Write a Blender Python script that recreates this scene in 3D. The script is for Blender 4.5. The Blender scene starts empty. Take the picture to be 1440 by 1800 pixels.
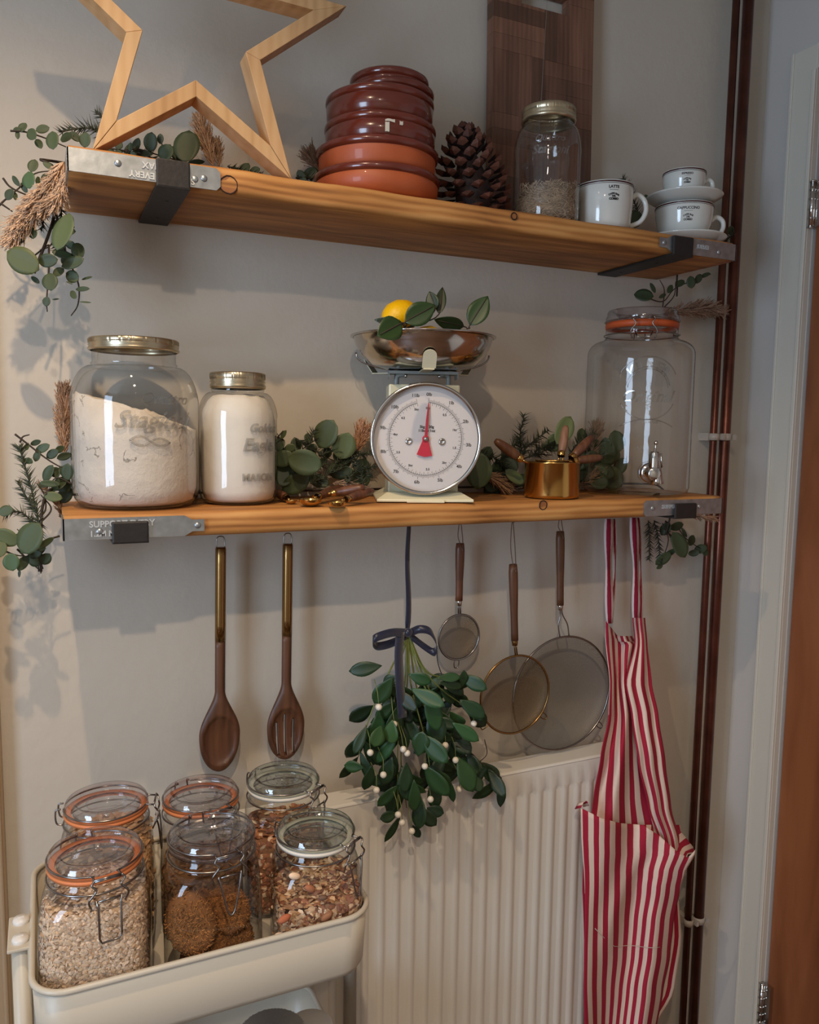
import bpy, bmesh, math, random
from mathutils import Vector, Matrix
random.seed(7)
S = bpy.context.scene
C = bpy.context.collection
PI = math.pi
sin, cos = math.sin, math.cos
V = Vector

# ------------------------------------------------------------------ camera
ZF = 0.30          # height of the measuring datum above the floor
FPX = 1403.2
CP = V((-0.0455, -1.4668, 1.3351 + ZF))
yaw, pit, rol = 0.43154, 0.10379, 0.01364
fw = V((sin(yaw) * cos(pit), cos(yaw) * cos(pit), -sin(pit)))
r0 = V((cos(yaw), -sin(yaw), 0)); u0 = r0.cross(fw)
rt = r0 * cos(rol) + u0 * sin(rol); up = -r0 * sin(rol) + u0 * cos(rol)
cd = bpy.data.cameras.new('camera'); cam = bpy.data.objects.new('camera', cd); C.objects.link(cam)
cam.matrix_world = Matrix(((rt.x, up.x, -fw.x, CP.x), (rt.y, up.y, -fw.y, CP.y), (rt.z, up.z, -fw.z, CP.z), (0, 0, 0, 1)))
cd.sensor_fit = 'VERTICAL'; cd.sensor_height = 36; cd.lens = 36 * FPX / 1800; cd.clip_start = 0.02
S.camera = cam

# ------------------------------------------------------------------ light, exposure
W = bpy.data.worlds.new('world'); S.world = W; W.use_nodes = True
W.node_tree.nodes['Background'].inputs[0].default_value = (0.55, 0.72, 1.0, 1)
W.node_tree.nodes['Background'].inputs[1].default_value = 1.0
S.view_settings.view_transform = 'Standard'; S.view_settings.look = 'None'
S.view_settings.exposure = 0.38; S.view_settings.gamma = 1
S.cycles.use_denoising = True
S.cycles.transparent_max_bounces = 32
S.cycles.max_bounces = 10
S.cycles.glossy_bounces = 5
S.cycles.caustics_reflective = False; S.cycles.caustics_refractive = False
S.cycles.sample_clamp_indirect = 3.0

def light(name, kind, loc, power, col, aim=None, **kw):
    l = bpy.data.lights.new(name, kind); l.energy = power; l.color = col
    for k, v in kw.items(): setattr(l, k, v)
    o = bpy.data.objects.new(name, l); o.location = loc; C.objects.link(o)
    if aim is not None: o.rotation_euler = (V(aim) - V(loc)).to_track_quat('-Z', 'Y').to_euler()
    return o
WARM = (1.0, 0.74, 0.47)
light('ceiling_spot', 'SPOT', (-0.12, -0.80, 2.36 + ZF), 27, WARM, (-0.10, -0.72, 0), spot_size=2.3, spot_blend=0.75, shadow_soft_size=0.012)
light('ceiling_spot', 'SPOT', (-0.12, -1.67, 2.36 + ZF), 38, (1.0, 0.80, 0.60), (0.0, -1.35, 0), spot_size=2.5, spot_blend=0.8, shadow_soft_size=0.02)
light('ceiling_spot', 'SPOT', (-0.12, -2.6, 2.36 + ZF), 26, (1.0, 0.80, 0.60), (-0.1, -2.6, 0), spot_size=2.5, spot_blend=0.8, shadow_soft_size=0.03)
light('window_daylight', 'AREA', (-2.16, -1.87, 1.35 + ZF), 38, (0.58, 0.76, 1.0), (1.5, -1.2, 1.1 + ZF), shape='RECTANGLE', size=0.86, size_y=1.5)

# ------------------------------------------------------------------ pixel <-> world measuring helpers
def rayd(u, v): return fw + rt * ((u - 720) / FPX) - up * ((v - 900) / FPX)
def AY(u, v, y):
    d = rayd(u, v); return CP + d * ((y - CP.y) / d.y)
def AZ(u, v, z):
    d = rayd(u, v); return CP + d * ((z - CP.z) / d.z)
def AX(u, v, x):
    d = rayd(u, v); return CP + d * ((x - CP.x) / d.x)

# ------------------------------------------------------------------ materials
def lin(c):
    return tuple(((x / 255) / 12.92 if x / 255 <= 0.04045 else ((x / 255 + 0.055) / 1.055) ** 2.4) for x in c) + (1,)
MATS = {}
def newmat(name):
    m = bpy.data.materials.new(name); m.use_nodes = True; MATS[name] = m
    nt = m.node_tree; return m, nt, nt.nodes['Principled BSDF'], nt.nodes['Material Output']
def N(nt, t, **kw):
    n = nt.nodes.new(t)
    for k, v in kw.items():
        if k.startswith('i_'): n.inputs[k[2:].replace('_', ' ')].default_value = v
        else: setattr(n, k, v)
    return n
def coords(nt, scale=(1, 1, 1), rot=(0, 0, 0), kind='Object'):
    tc = N(nt, 'ShaderNodeTexCoord'); mp = N(nt, 'ShaderNodeMapping')
    mp.inputs['Scale'].default_value = scale; mp.inputs['Rotation'].default_value = rot
    nt.links.new(tc.outputs[kind], mp.inputs[0]); return mp.outputs[0]
def ramp(nt, fac, stops):
    r = N(nt, 'ShaderNodeValToRGB'); e = r.color_ramp.elements
    while len(e) < len(stops): e.new(0.5)
    for k, (p, c) in enumerate(stops): e[k].position = p; e[k].color = c if len(c) == 4 else lin(c)
    nt.links.new(fac, r.inputs[0]); return r.outputs[0]
def bump(nt, p, h, strength=0.3, dist=0.002):
    b = N(nt, 'ShaderNodeBump'); b.inputs['Strength'].default_value = strength; b.inputs['Distance'].default_value = dist
    nt.links.new(h, b.inputs['Height']); nt.links.new(b.outputs[0], p.inputs['Normal'])
def plain(name, c, rough=0.5, metal=0.0, var=0.0, vs=20, bmp=0, bs=200, coat=0, spec=0.5, attr=False, sheen=0, trans=0):
    m, nt, p, o = newmat(name)
    p.inputs['Base Color'].default_value = lin(c); p.inputs['Roughness'].default_value = rough
    p.inputs['Metallic'].default_value = metal; p.inputs['Coat Weight'].default_value = coat
    p.inputs['Specular IOR Level'].default_value = spec
    if sheen: p.inputs['Sheen Weight'].default_value = sheen
    col = None
    if var:
        n = N(nt, 'ShaderNodeTexNoise'); n.inputs['Scale'].default_value = vs; n.inputs['Detail'].default_value = 4
        nt.links.new(coords(nt), n.inputs[0])
        a = tuple(x * (1 - var) for x in lin(c)[:3]) + (1,); b = tuple(min(1, x * (1 + var)) for x in lin(c)[:3]) + (1,)
        col = ramp(nt, n.outputs[0], [(0.3, a), (0.7, b)])
    if attr:
        at = N(nt, 'ShaderNodeAttribute', attribute_name='tint')
        mx = N(nt, 'ShaderNodeMix', data_type='RGBA', blend_type='MULTIPLY'); mx.inputs[0].default_value = 1
        if col is not None: nt.links.new(col, mx.inputs[6])
        else: mx.inputs[6].default_value = lin(c)
        nt.links.new(at.outputs['Color'], mx.inputs[7]); col = mx.outputs[2]
    if col is not None: nt.links.new(col, p.inputs['Base Color'])
    if bmp:
        n = N(nt, 'ShaderNodeTexNoise'); n.inputs['Scale'].default_value = bs; n.inputs['Detail'].default_value = 3
        nt.links.new(coords(nt), n.inputs[0]); bump(nt, p, n.outputs[0], bmp, 0.002)
    return m
def wood(name, dark, mid, light_, axis=0, scale=9, stretch=9, rough=0.5, grain=1.0, attr=False, coat=0, wv=0.12):
    m, nt, p, o = newmat(name)
    sc = [scale * stretch / 3] * 3; sc[axis] = scale / 3
    co = coords(nt, tuple(sc))
    n = N(nt, 'ShaderNodeTexNoise'); n.inputs['Scale'].default_value = 1.2; n.inputs['Detail'].default_value = 5; n.inputs['Distortion'].default_value = 0.6
    nt.links.new(co, n.inputs[0])
    w = N(nt, 'ShaderNodeTexWave', wave_type='BANDS', bands_direction='Z' if axis != 2 else 'X'); w.inputs['Scale'].default_value = 0.9
    w.inputs['Distortion'].default_value = 5; w.inputs['Detail'].default_value = 3; w.inputs['Detail Scale'].default_value = 1.2
    nt.links.new(co, w.inputs[0])
    mx = N(nt, 'ShaderNodeMix', data_type='FLOAT'); mx.inputs[0].default_value = wv
    nt.links.new(n.outputs[0], mx.inputs[2]); nt.links.new(w.outputs[1], mx.inputs[3])
    col = ramp(nt, mx.outputs[0], [(0.22, dark), (0.5, mid), (0.8, light_)])
    if attr:
        at = N(nt, 'ShaderNodeAttribute', attribute_name='tint')
        m2 = N(nt, 'ShaderNodeMix', data_type='RGBA', blend_type='MULTIPLY'); m2.inputs[0].default_value = 1
        nt.links.new(col, m2.inputs[6]); nt.links.new(at.outputs['Color'], m2.inputs[7]); col = m2.outputs[2]
    nt.links.new(col, p.inputs['Base Color']); p.inputs['Roughness'].default_value = rough
    p.inputs['Coat Weight'].default_value = coat
    bump(nt, p, mx.outputs[0], 0.25 * grain, 0.001)
    return m
def glass(name, tint=(0.93, 0.95, 0.94), edge=(0.35, 0.38, 0.36), refl=0.05, rough=0.01, bmp=0.0, bs=30, epos=0.8, power=3.0):
    # thin-walled glass: transmits straight through, reflects by angle, darkens where the wall is seen edge-on
    m, nt, p, out = newmat(name); nt.nodes.remove(p)
    lw = N(nt, 'ShaderNodeLayerWeight'); lw.inputs[0].default_value = 0.5
    pw = N(nt, 'ShaderNodeMath', operation='POWER'); pw.inputs[1].default_value = power
    nt.links.new(lw.outputs['Facing'], pw.inputs[0])
    mr = N(nt, 'ShaderNodeMapRange'); mr.inputs[3].default_value = refl; mr.inputs[4].default_value = 0.75
    nt.links.new(pw.outputs[0], mr.inputs[0])
    tr = N(nt, 'ShaderNodeBsdfTransparent'); gl = N(nt, 'ShaderNodeBsdfGlossy'); gl.inputs['Roughness'].default_value = rough
    col = ramp(nt, lw.outputs['Facing'], [(0.0, tuple(tint) + (1,)), (epos, tuple(t * 0.93 for t in tint) + (1,)), (1.0, tuple(edge) + (1,))])
    nt.links.new(col, tr.inputs[0])
    if bmp:
        n = N(nt, 'ShaderNodeTexNoise'); n.inputs['Scale'].default_value = bs; nt.links.new(coords(nt), n.inputs[0])
        b = N(nt, 'ShaderNodeBump'); b.inputs['Strength'].default_value = bmp; b.inputs['Distance'].default_value = 0.003
        nt.links.new(n.outputs[0], b.inputs['Height']); nt.links.new(b.outputs[0], gl.inputs['Normal'])
    mx = N(nt, 'ShaderNodeMixShader')
    nt.links.new(mr.outputs[0], mx.inputs[0]); nt.links.new(tr.outputs[0], mx.inputs[1]); nt.links.new(gl.outputs[0], mx.inputs[2])
    nt.links.new(mx.outputs[0], out.inputs[0]); return m

def wallmat(name, c, bmp=0.35):
    m, nt, p, o = newmat(name)
    n = N(nt, 'ShaderNodeTexNoise'); n.inputs['Scale'].default_value = 2.0; n.inputs['Detail'].default_value = 3
    co = coords(nt); nt.links.new(co, n.inputs[0])
    a = tuple(x * 0.95 for x in lin(c)[:3]) + (1,)
    nt.links.new(ramp(nt, n.outputs[0], [(0.3, a), (0.7, lin(c))]), p.inputs['Base Color'])
    n2 = N(nt, 'ShaderNodeTexNoise'); n2.inputs['Scale'].default_value = 28; n2.inputs['Detail'].default_value = 6; n2.inputs['Roughness'].default_value = 0.55
    nt.links.new(co, n2.inputs[0])
    bump(nt, p, n2.outputs[0], bmp, 0.004); p.inputs['Roughness'].default_value = 0.55
    return m
M_WALL = wallmat('cream_wall_paint', (205, 194, 178))
M_SIDE = wallmat('side_wall_paint', (205, 198, 190), 0.15)
M_CEIL = plain('ceiling_paint', (225, 222, 215), 0.8)
M_FLOOR = wood('floor_boards', (70, 45, 28), (104, 70, 44), (132, 92, 60), 1, 6, 5)
M_GLOSSW = plain('satin_white_paint', (214, 207, 192), 0.32, bmp=0.06, bs=60)
M_TRIM = plain('cream_gloss_trim', (176, 150, 120), 0.35)
M_DOOR = wood('pine_door', (108, 60, 34), (142, 84, 50), (166, 104, 66), 2, 5, 6, 0.35)
M_RAD = plain('radiator_enamel', (226, 220, 208), 0.28)
M_SHELF = wood('scaffold_board_wood', (116, 70, 30), (184, 124, 64), (214, 160, 94), 0, 9, 9, 0.6, 2.0, wv=0.22)
M_KNOT = wood('knot_wood', (92, 52, 26), (146, 92, 50), (170, 112, 64), 1, 14, 2, 0.6)
M_CRACK = plain('dark_crack', (48, 26, 14), 0.9)
M_GALV = plain('galvanised_band', (172, 176, 178), 0.38, 0.85, var=0.18, vs=60, bmp=0.1, bs=90)
M_BLACK = plain('black_iron', (44, 40, 38), 0.5, 0.2, var=0.15, vs=60, bmp=0.2, bs=150)
M_PINE = wood('star_pine', (176, 132, 84), (206, 164, 114), (222, 184, 136), 2, 8, 8, 0.5, attr=True)
M_PARQ = wood('oak_parquet', (84, 56, 42), (120, 84, 64), (144, 104, 82), 2, 12, 8, 0.5, attr=True)
M_COPPER = plain('old_copper_pipe', (104, 60, 46), 0.30, 0.7, var=0.35, vs=16)
M_CLIP = plain('white_plastic_clip', (190, 178, 164), 0.4)
M_TERRA = plain('terracotta', (182, 88, 44), 0.5, var=0.12, vs=14, coat=0.15)
M_TERRAG = plain('glazed_terracotta', (106, 44, 30), 0.2, var=0.25, vs=12, coat=0.45)
M_STICK = plain('sticker_residue', (215, 205, 185), 0.7)
M_CONE = plain('pine_cone_scale', (58, 34, 24), 0.7, attr=True, bmp=0.4, bs=300)
M_GLASS = glass('jar_glass', (0.965, 0.97, 0.965), (0.35, 0.38, 0.36), 0.05, 0.01, bmp=0.25, bs=22)
M_GLASSB = glass('jar_glass_greenish', (0.88, 0.93, 0.91), (0.22, 0.27, 0.26), 0.06, 0.01, 0.3, 22)
M_EMB = glass('embossed_glass', (0.90, 0.90, 0.89), (0.35, 0.34, 0.33), 0.12, 0.05, epos=0.6, power=2)
M_LIDG = glass('thick_lid_glass', (0.95, 0.94, 0.96), (0.45, 0.44, 0.47), 0.10, 0.03, 0.5, 60, epos=0.6, power=2.4)
M_LIDGREEN = glass('green_lid_glass', (0.88, 0.93, 0.91), (0.22, 0.28, 0.26), 0.10, 0.03, 0.5, 60, epos=0.55, power=2.3)
M_GOLDLID = plain('pale_gold_lid', (196, 180, 150), 0.3, 0.95)
M_FLOUR = plain('flour', (226, 212, 196), 0.95, var=0.05, vs=30)
nt = M_FLOUR.node_tree; p_ = nt.nodes['Principled BSDF']; co_ = coords(nt)
n_ = N(nt, 'ShaderNodeTexNoise'); n_.inputs['Scale'].default_value = 38; n_.inputs['Detail'].default_value = 6; n_.inputs['Roughness'].default_value = 0.65; nt.links.new(co_, n_.inputs[0])
v_ = N(nt, 'ShaderNodeTexVoronoi', feature='DISTANCE_TO_EDGE'); v_.inputs['Scale'].default_value = 34; w_ = N(nt, 'ShaderNodeVectorMath', operation='MULTIPLY_ADD'); w_.inputs[1].default_value = (.035, .035, .035); nt.links.new(n_.outputs['Color'], w_.inputs[0]); nt.links.new(co_, w_.inputs[2]); nt.links.new(w_.outputs[0], v_.inputs[0])
r_ = N(nt, 'ShaderNodeMapRange'); r_.inputs[2].default_value = 0.025; nt.links.new(v_.outputs[0], r_.inputs[0])
q_ = N(nt, 'ShaderNodeTexNoise'); q_.inputs['Scale'].default_value = 14; nt.links.new(co_, q_.inputs[0])
g_ = N(nt, 'ShaderNodeMath', operation='GREATER_THAN'); g_.inputs[1].default_value = 0.42; nt.links.new(q_.outputs[0], g_.inputs[0])
x_ = N(nt, 'ShaderNodeMath', operation='MAXIMUM'); nt.links.new(r_.outputs[0], x_.inputs[0]); nt.links.new(g_.outputs[0], x_.inputs[1])
a_ = N(nt, 'ShaderNodeMath', operation='ADD'); nt.links.new(n_.outputs[0], a_.inputs[0]); nt.links.new(x_.outputs[0], a_.inputs[1]); bump(nt, p_, a_.outputs[0], 0.8, 0.004)
M_FLOUR2 = plain('fine_flour', (230, 220, 206), 0.95, bmp=0.5, bs=60)
M_STAMP = plain('raised_galvanised_letters', (205, 208, 208), 0.5, 0.5)
M_SHRED = plain('shredded_filling', (186, 160, 132), 0.9, attr=True)
M_PORC = plain('white_porcelain', (222, 220, 210), 0.12, coat=0.5)
M_BAND = plain('dark_red_band', (66, 22, 22), 0.25)
M_INK = plain('black_ink', (34, 26, 26), 0.5)
M_STEEL = plain('stainless_steel', (205, 202, 198), 0.13, 1.0)
M_WIRE = plain('steel_wire', (150, 145, 142), 0.25, 1.0)
M_ORANGE = plain('orange_rubber_seal', (218, 128, 76), 0.5)
M_ORANGED = plain('deep_orange_rubber_seal', (190, 84, 40), 0.5)
M_WHITERUB = plain('white_rubber_seal', (222, 214, 198), 0.5)
M_CREAM = plain('cream_enamel', (226, 218, 184), 0.28)
M_GREYEN = plain('grey_enamel', (150, 152, 146), 0.35)
M_DIAL = plain('dial_face', (226, 218, 214), 0.35)
M_RED = plain('red_pointer', (206, 32, 62), 0.35)
M_LEMON = plain('lemon_peel', (246, 190, 10), 0.38, var=0.08, vs=12, bmp=0.35, bs=160)
M_LEAF = plain('lemon_leaf', (42, 64, 26), 0.4, attr=True)
M_EUC = plain('eucalyptus_leaf', (76, 86, 56), 0.55, attr=True, bmp=0.2, bs=80)
M_FIR = plain('fir_needle', (62, 68, 50), 0.6, attr=True)
M_STEM = plain('brown_stem', (58, 46, 34), 0.7)
M_GSTEM = plain('green_stem', (112, 122, 62), 0.6)
M_PAMPAS = plain('pampas_plume', (200, 172, 146), 0.95, attr=True)
M_MIST = plain('mistletoe_leaf', (36, 68, 34), 0.45, attr=True)
M_BERRY = plain('mistletoe_berry', (232, 220, 200), 0.35)
M_RIBBON = plain('navy_ribbon', (24, 27, 50), 0.35, sheen=0.4)
M_BRASS = plain('polished_brass', (204, 160, 92), 0.16, 1.0)
M_BRASSD = plain('satin_gold_handle', (150, 116, 72), 0.26, 1.0)
M_WALNUT = wood('walnut', (62, 36, 22), (94, 58, 36), (120, 80, 52), 2, 12, 7, 0.45)
M_ACACIA = wood('acacia_handle', (64, 36, 24), (98, 58, 38), (126, 80, 54), 2, 14, 7, 0.4)
M_PALEW = wood('pale_wood_handle', (116, 78, 56), (146, 104, 78), (166, 124, 96), 2, 14, 7, 0.5)
M_STRING = plain('jute_string', (110, 82, 66), 0.9)
M_TRAY = plain('beige_powder_coat', (198, 187, 168), 0.38)
M_WHITEP = plain('white_plastic', (224, 218, 210), 0.35)
M_OAT = plain('rolled_oats', (222, 194, 168), 0.9, attr=True)
M_BISC = plain('wheat_biscuit', (138, 92, 50), 0.95, attr=True)
M_DARKLID = plain('grey_ribbed_lid', (150, 150, 150), 0.35, 0.6)
def mesh_net(name, c, dens=0.5):
    m, nt, p, out = newmat(name)
    p.inputs['Base Color'].default_value = lin(c); p.inputs['Metallic'].default_value = 0.4; p.inputs['Roughness'].default_value = 0.55
    tr = N(nt, 'ShaderNodeBsdfTransparent'); mx = N(nt, 'ShaderNodeMixShader'); mx.inputs[0].default_value = dens
    nt.links.new(tr.outputs[0], mx.inputs[1]); nt.links.new(p.outputs[0], mx.inputs[2]); nt.links.new(mx.outputs[0], out.inputs[0])
    co = coords(nt, (900, 900, 900)); ck = N(nt, 'ShaderNodeTexChecker'); ck.inputs['Scale'].default_value = 1.0; nt.links.new(co, ck.inputs[0])
    mr = N(nt, 'ShaderNodeMapRange'); mr.inputs[3].default_value = dens - 0.12; mr.inputs[4].default_value = dens + 0.12
    nt.links.new(ck.outputs[1], mr.inputs[0]); nt.links.new(mr.outputs[0], mx.inputs[0])
    return m
M_NETB = mesh_net('brass_mesh', (104, 82, 50), 0.55)
M_NETS = mesh_net('steel_mesh', (104, 96, 84), 0.45)
def stripes(name, period, duty, c1, c2):
    m, nt, p, o = newmat(name)
    tc = N(nt, 'ShaderNodeTexCoord'); sp = N(nt, 'ShaderNodeSeparateXYZ'); nt.links.new(tc.outputs['UV'], sp.inputs[0])
    d = N(nt, 'ShaderNodeMath', operation='DIVIDE'); d.inputs[1].default_value = period; nt.links.new(sp.outputs[0], d.inputs[0])
    f = N(nt, 'ShaderNodeMath', operation='FRACT'); nt.links.new(d.outputs[0], f.inputs[0])
    g = N(nt, 'ShaderNodeMath', operation='LESS_THAN'); g.inputs[1].default_value = duty; nt.links.new(f.outputs[0], g.inputs[0])
    mx = N(nt, 'ShaderNodeMix', data_type='RGBA'); mx.inputs[6].default_value = lin(c1); mx.inputs[7].default_value = lin(c2)
    nt.links.new(g.outputs[0], mx.inputs[0]); nt.links.new(mx.outputs[2], p.inputs['Base Color'])
    p.inputs['Roughness'].default_value = 0.85
    n = N(nt, 'ShaderNodeTexNoise'); n.inputs['Scale'].default_value = 400; nt.links.new(tc.outputs['Object'], n.inputs[0]); bump(nt, p, n.outputs[0], 0.25, 0.001)
    return m
M_STRIPE = stripes('red_cream_stripe_cotton', 0.0195, 0.5, (226, 204, 188), (164, 24, 54))
M_STRAP = stripes('red_centre_tape', 1.0, 0.5, (226, 208, 204), (150, 20, 52))

# ------------------------------------------------------------------ mesh builder
class G:
    def __init__(s): s.v = []; s.f = []; s.m = []; s.uv = {}; s.t = []; s.tint = (1, 1, 1); s.mi = 0; s.sm = []; s.smooth = True
    def face(s, idx, uv=None):
        if uv: s.uv[len(s.f)] = uv
        s.f.append(tuple(idx)); s.m.append(s.mi); s.t.append(s.tint); s.sm.append(s.smooth)
    def add(s, pts, faces, M=None):
        n = len(s.v)
        s.v.extend([(M @ V(p)) if M else V(p) for p in pts])
        for f in faces: s.face([n + i for i in f])
    def box(s, lo, hi, M=None):
        x0, y0, z0 = lo; x1, y1, z1 = hi; sm = s.smooth; s.smooth = False
        s.add([(x0, y0, z0), (x1, y0, z0), (x1, y1, z0), (x0, y1, z0), (x0, y0, z1), (x1, y0, z1), (x1, y1, z1), (x0, y1, z1)],
              [(3, 2, 1, 0), (4, 5, 6, 7), (0, 1, 5, 4), (1, 2, 6, 5), (2, 3, 7, 6), (3, 0, 4, 7)], M); s.smooth = sm
    def lathe(s, prof, seg=48, M=None, cap0=False, cap1=False, sec=None):
        # prof: list of (r, z); sec(theta, k) optional radius multiplier
        pts = []
        for k, (r, z) in enumerate(prof):
            for i in range(seg):
                a = 2 * PI * i / seg; q = sec(a, k) if sec else 1
                pts.append((r * q * cos(a), r * q * sin(a), z))
        fs = []
        for k in range(len(prof) - 1):
            for i in range(seg):
                j = (i + 1) % seg; fs.append((k * seg + i, k * seg + j, (k + 1) * seg + j, (k + 1) * seg + i))
        if cap0: fs.append(tuple(range(seg - 1, -1, -1)))
        if cap1: fs.append(tuple((len(prof) - 1) * seg + i for i in range(seg)))
        s.add(pts, fs, M)
    def tube(s, path, r, seg=8, closed=False, caps=True, M=None, flat=1.0, upv=None):
        path = [V(p) for p in path]; n = len(path)
        rs = r if isinstance(r, (list, tuple)) else [r] * n
        prev = None; pts = []
        for i, p in enumerate(path):
            if closed: t = (path[(i + 1) % n] - path[i - 1])
            else: t = path[min(i + 1, n - 1)] - path[max(i - 1, 0)]
            t = t.normalized() if t.length > 1e-9 else V((0, 0, 1))
            if prev is None:
                a = upv or (V((0, 0, 1)) if abs(t.z) < 0.9 else V((1, 0, 0)))
                nn = (V(a) - t * V(a).dot(t)).normalized()
            else:
                nn = prev - t * prev.dot(t); nn = nn.normalized() if nn.length > 1e-6 else prev
            prev = nn; b = t.cross(nn)
            for k in range(seg):
                an = 2 * PI * k / seg; pts.append(p + (nn * cos(an) + b * sin(an) * flat) * rs[i])
        fs = []
        for i in range(n if closed else n - 1):
            i2 = (i + 1) % n
            for k in range(seg):
                k2 = (k + 1) % seg; fs.append((i * seg + k, i * seg + k2, i2 * seg + k2, i2 * seg + k))
        if caps and not closed:
            fs.append(tuple(range(seg - 1, -1, -1))); fs.append(tuple((n - 1) * seg + k for k in range(seg)))
        s.add(pts, fs, M)
    def sphere(s, c, r, seg=16, rings=10, sc=(1, 1, 1), M=None):
        prof = [(max(1e-5, r * sin(PI * k / rings)), -r * cos(PI * k / rings)) for k in range(rings + 1)]
        T = Matrix.Translation(V(c)) @ (M or Matrix.Identity(4)) @ Matrix.Diagonal((sc[0], sc[1], sc[2], 1)); s.lathe(prof, seg, T)
    def prism(s, out, y0, y1, M=None):  # outline list of (x, z), extruded from y0 to y1
        n = len(out); sm = s.smooth; s.smooth = False
        s.add([(x, y0, z) for x, z in out] + [(x, y1, z) for x, z in out],
              [tuple(range(n)), tuple(range(2 * n - 1, n - 1, -1))] + [(i, i + n, (i + 1) % n + n, (i + 1) % n) for i in range(n)], M); s.smooth = sm
    def strip(s, A, B):  # ribbon between two polylines
        n = len(s.v); s.v.extend([V(p) for p in A]); s.v.extend([V(p) for p in B]); k = len(A)
        for i in range(k - 1): s.face((n + i, n + i + 1, n + k + i + 1, n + k + i))
    def build(s, name, mats, parent=None, loc=None, world=False, sol=0, bev=0, fix=True, sub=0):
        me = bpy.data.meshes.new(name)
        off = V(parent.location) if (world and parent is not None) else (V(loc) if (world and loc is not None) else V((0, 0, 0)))
        me.from_pydata([tuple(p - off) for p in s.v], [], s.f)
        mats = mats if isinstance(mats, (list, tuple)) else [mats]
        for m in mats: me.materials.append(m)
        for i, p in enumerate(me.polygons): p.material_index = s.m[i]; p.use_smooth = s.sm[i]
        if s.uv:
            ul = me.uv_layers.new(name='UVMap')
            for i, uvs in s.uv.items():
                for k, li in enumerate(me.polygons[i].loop_indices): ul.data[li].uv = uvs[k]
        if any(t != (1, 1, 1) for t in s.t) or any('tint' in repr([n.attribute_name for n in m.node_tree.nodes if n.bl_idname == 'ShaderNodeAttribute']) for m in mats):
            ca = me.color_attributes.new('tint', 'FLOAT_COLOR', 'CORNER')
            for i, p in enumerate(me.polygons):
                for li in p.loop_indices: ca.data[li].color = (*s.t[i], 1)
        if fix:
            b = bmesh.new(); b.from_mesh(me); bmesh.ops.recalc_face_normals(b, faces=b.faces); b.to_mesh(me); b.free()
        me.update()
        o = bpy.data.objects.new(name, me); C.objects.link(o)
        if parent is not None: o.parent = parent
        elif loc is not None: o.location = loc
        if bev:
            md = o.modifiers.new('bevel', 'BEVEL'); md.width = bev; md.segments = 2; md.limit_method = 'ANGLE'; md.angle_limit = 0.7
        if sub:
            md = o.modifiers.new('sub', 'SUBSURF'); md.levels = sub; md.render_levels = sub
        if sol:
            md = o.modifiers.new('sol', 'SOLIDIFY'); md.thickness = sol; md.offset = 0
        return o
def tag(o, label=None, cat=None, group=None, kind=None):
    if label: o['label'] = label
    if cat: o['category'] = cat
    if group: o['group'] = group
    if kind: o['kind'] = kind
    return o
def thing(name, label, cat, loc, rz=0, group=None):
    o = bpy.data.objects.new(name, None); o.empty_display_size = 0.03; C.objects.link(o)
    o.location = loc; o.rotation_euler = (0, 0, rz); return tag(o, label, cat, group)
def T(x, y, z): return Matrix.Translation((x, y, z))
def R(a, ax): return Matrix.Rotation(a, 4, ax)

def textpts(body, size, ext=0.0005, shear=0.0, bold=0.0):
    cu = bpy.data.curves.new('t', 'FONT'); cu.body = body; cu.size = size; cu.extrude = ext; cu.shear = shear; cu.align_x = 'CENTER'; cu.align_y = 'CENTER'
    cu.offset = bold; cu.resolution_u = 3
    o = bpy.data.objects.new('t', cu); C.objects.link(o)
    me = o.to_mesh(); vs = [v.co.copy() for v in me.vertices]; fs = [tuple(p.vertices) for p in me.polygons]
    o.to_mesh_clear(); bpy.data.objects.remove(o); bpy.data.curves.remove(cu)
    return vs, fs
def text_flat(g, body, size, M, ext=0.0005, shear=0, bold=0):   # letters lie in the local XZ plane facing -Y, then M
    vs, fs = textpts(body, size, ext, shear, bold)
    sm = g.smooth; g.smooth = False; g.add([(p.x, -p.z, p.y) for p in vs], fs, M); g.smooth = sm
def text_round(g, body, size, rad, z, ang0, M=None, ext=0.0006, shear=0, bold=0, arc=None, radf=None):
    # wraps letters on a cylinder of radius rad; ang0 is the azimuth (0 = -Y side)
    vs, fs = textpts(body, size, ext, shear, bold); out = []
    for p in vs:
        x, y, d = p.x, p.y, p.z
        if arc: a = x / arc; x, y = (arc + y) * sin(a), (arc + y) * cos(a) - arc
        rr = (radf(z + y) if radf else rad) + d; an = ang0 + x / rad
        out.append((rr * sin(an), -rr * cos(an), z + y))
    sm = g.smooth; g.smooth = False; g.add(out, fs, M); g.smooth = sm
def spline(pts, n=8):
    P = [V(p) for p in pts]; P = [P[0] * 2 - P[1]] + P + [P[-1] * 2 - P[-2]]; out = []
    for i in range(1, len(P) - 2):
        for k in range(n):
            t = k / n; a, b, c, d = P[i - 1], P[i], P[i + 1], P[i + 2]
            out.append(0.5 * ((2 * b) + (c - a) * t + (2 * a - 5 * b + 4 * c - d) * t * t + (3 * b - a - 3 * c + d) * t ** 3))
    out.append(P[-2]); return out
def rnd(a, b): return random.uniform(a, b)
def rvec(): return V((random.gauss(0, 1), random.gauss(0, 1), random.gauss(0, 1))).normalized()

# ================================================================== setting
XR = 1.552; XL = -2.2; YF = -3.2; H = 2.4 + ZF
def struct(name, g, m, parent=None, **kw):
    o = g.build(name, m, parent, **kw)
    if parent is None: o['kind'] = 'structure'
    return o
g = G(); g.box((XL - 0.1, 0, -0.05), (XR + 0.1, 0.1, H)); struct('wall_back', g, M_WALL)
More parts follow.
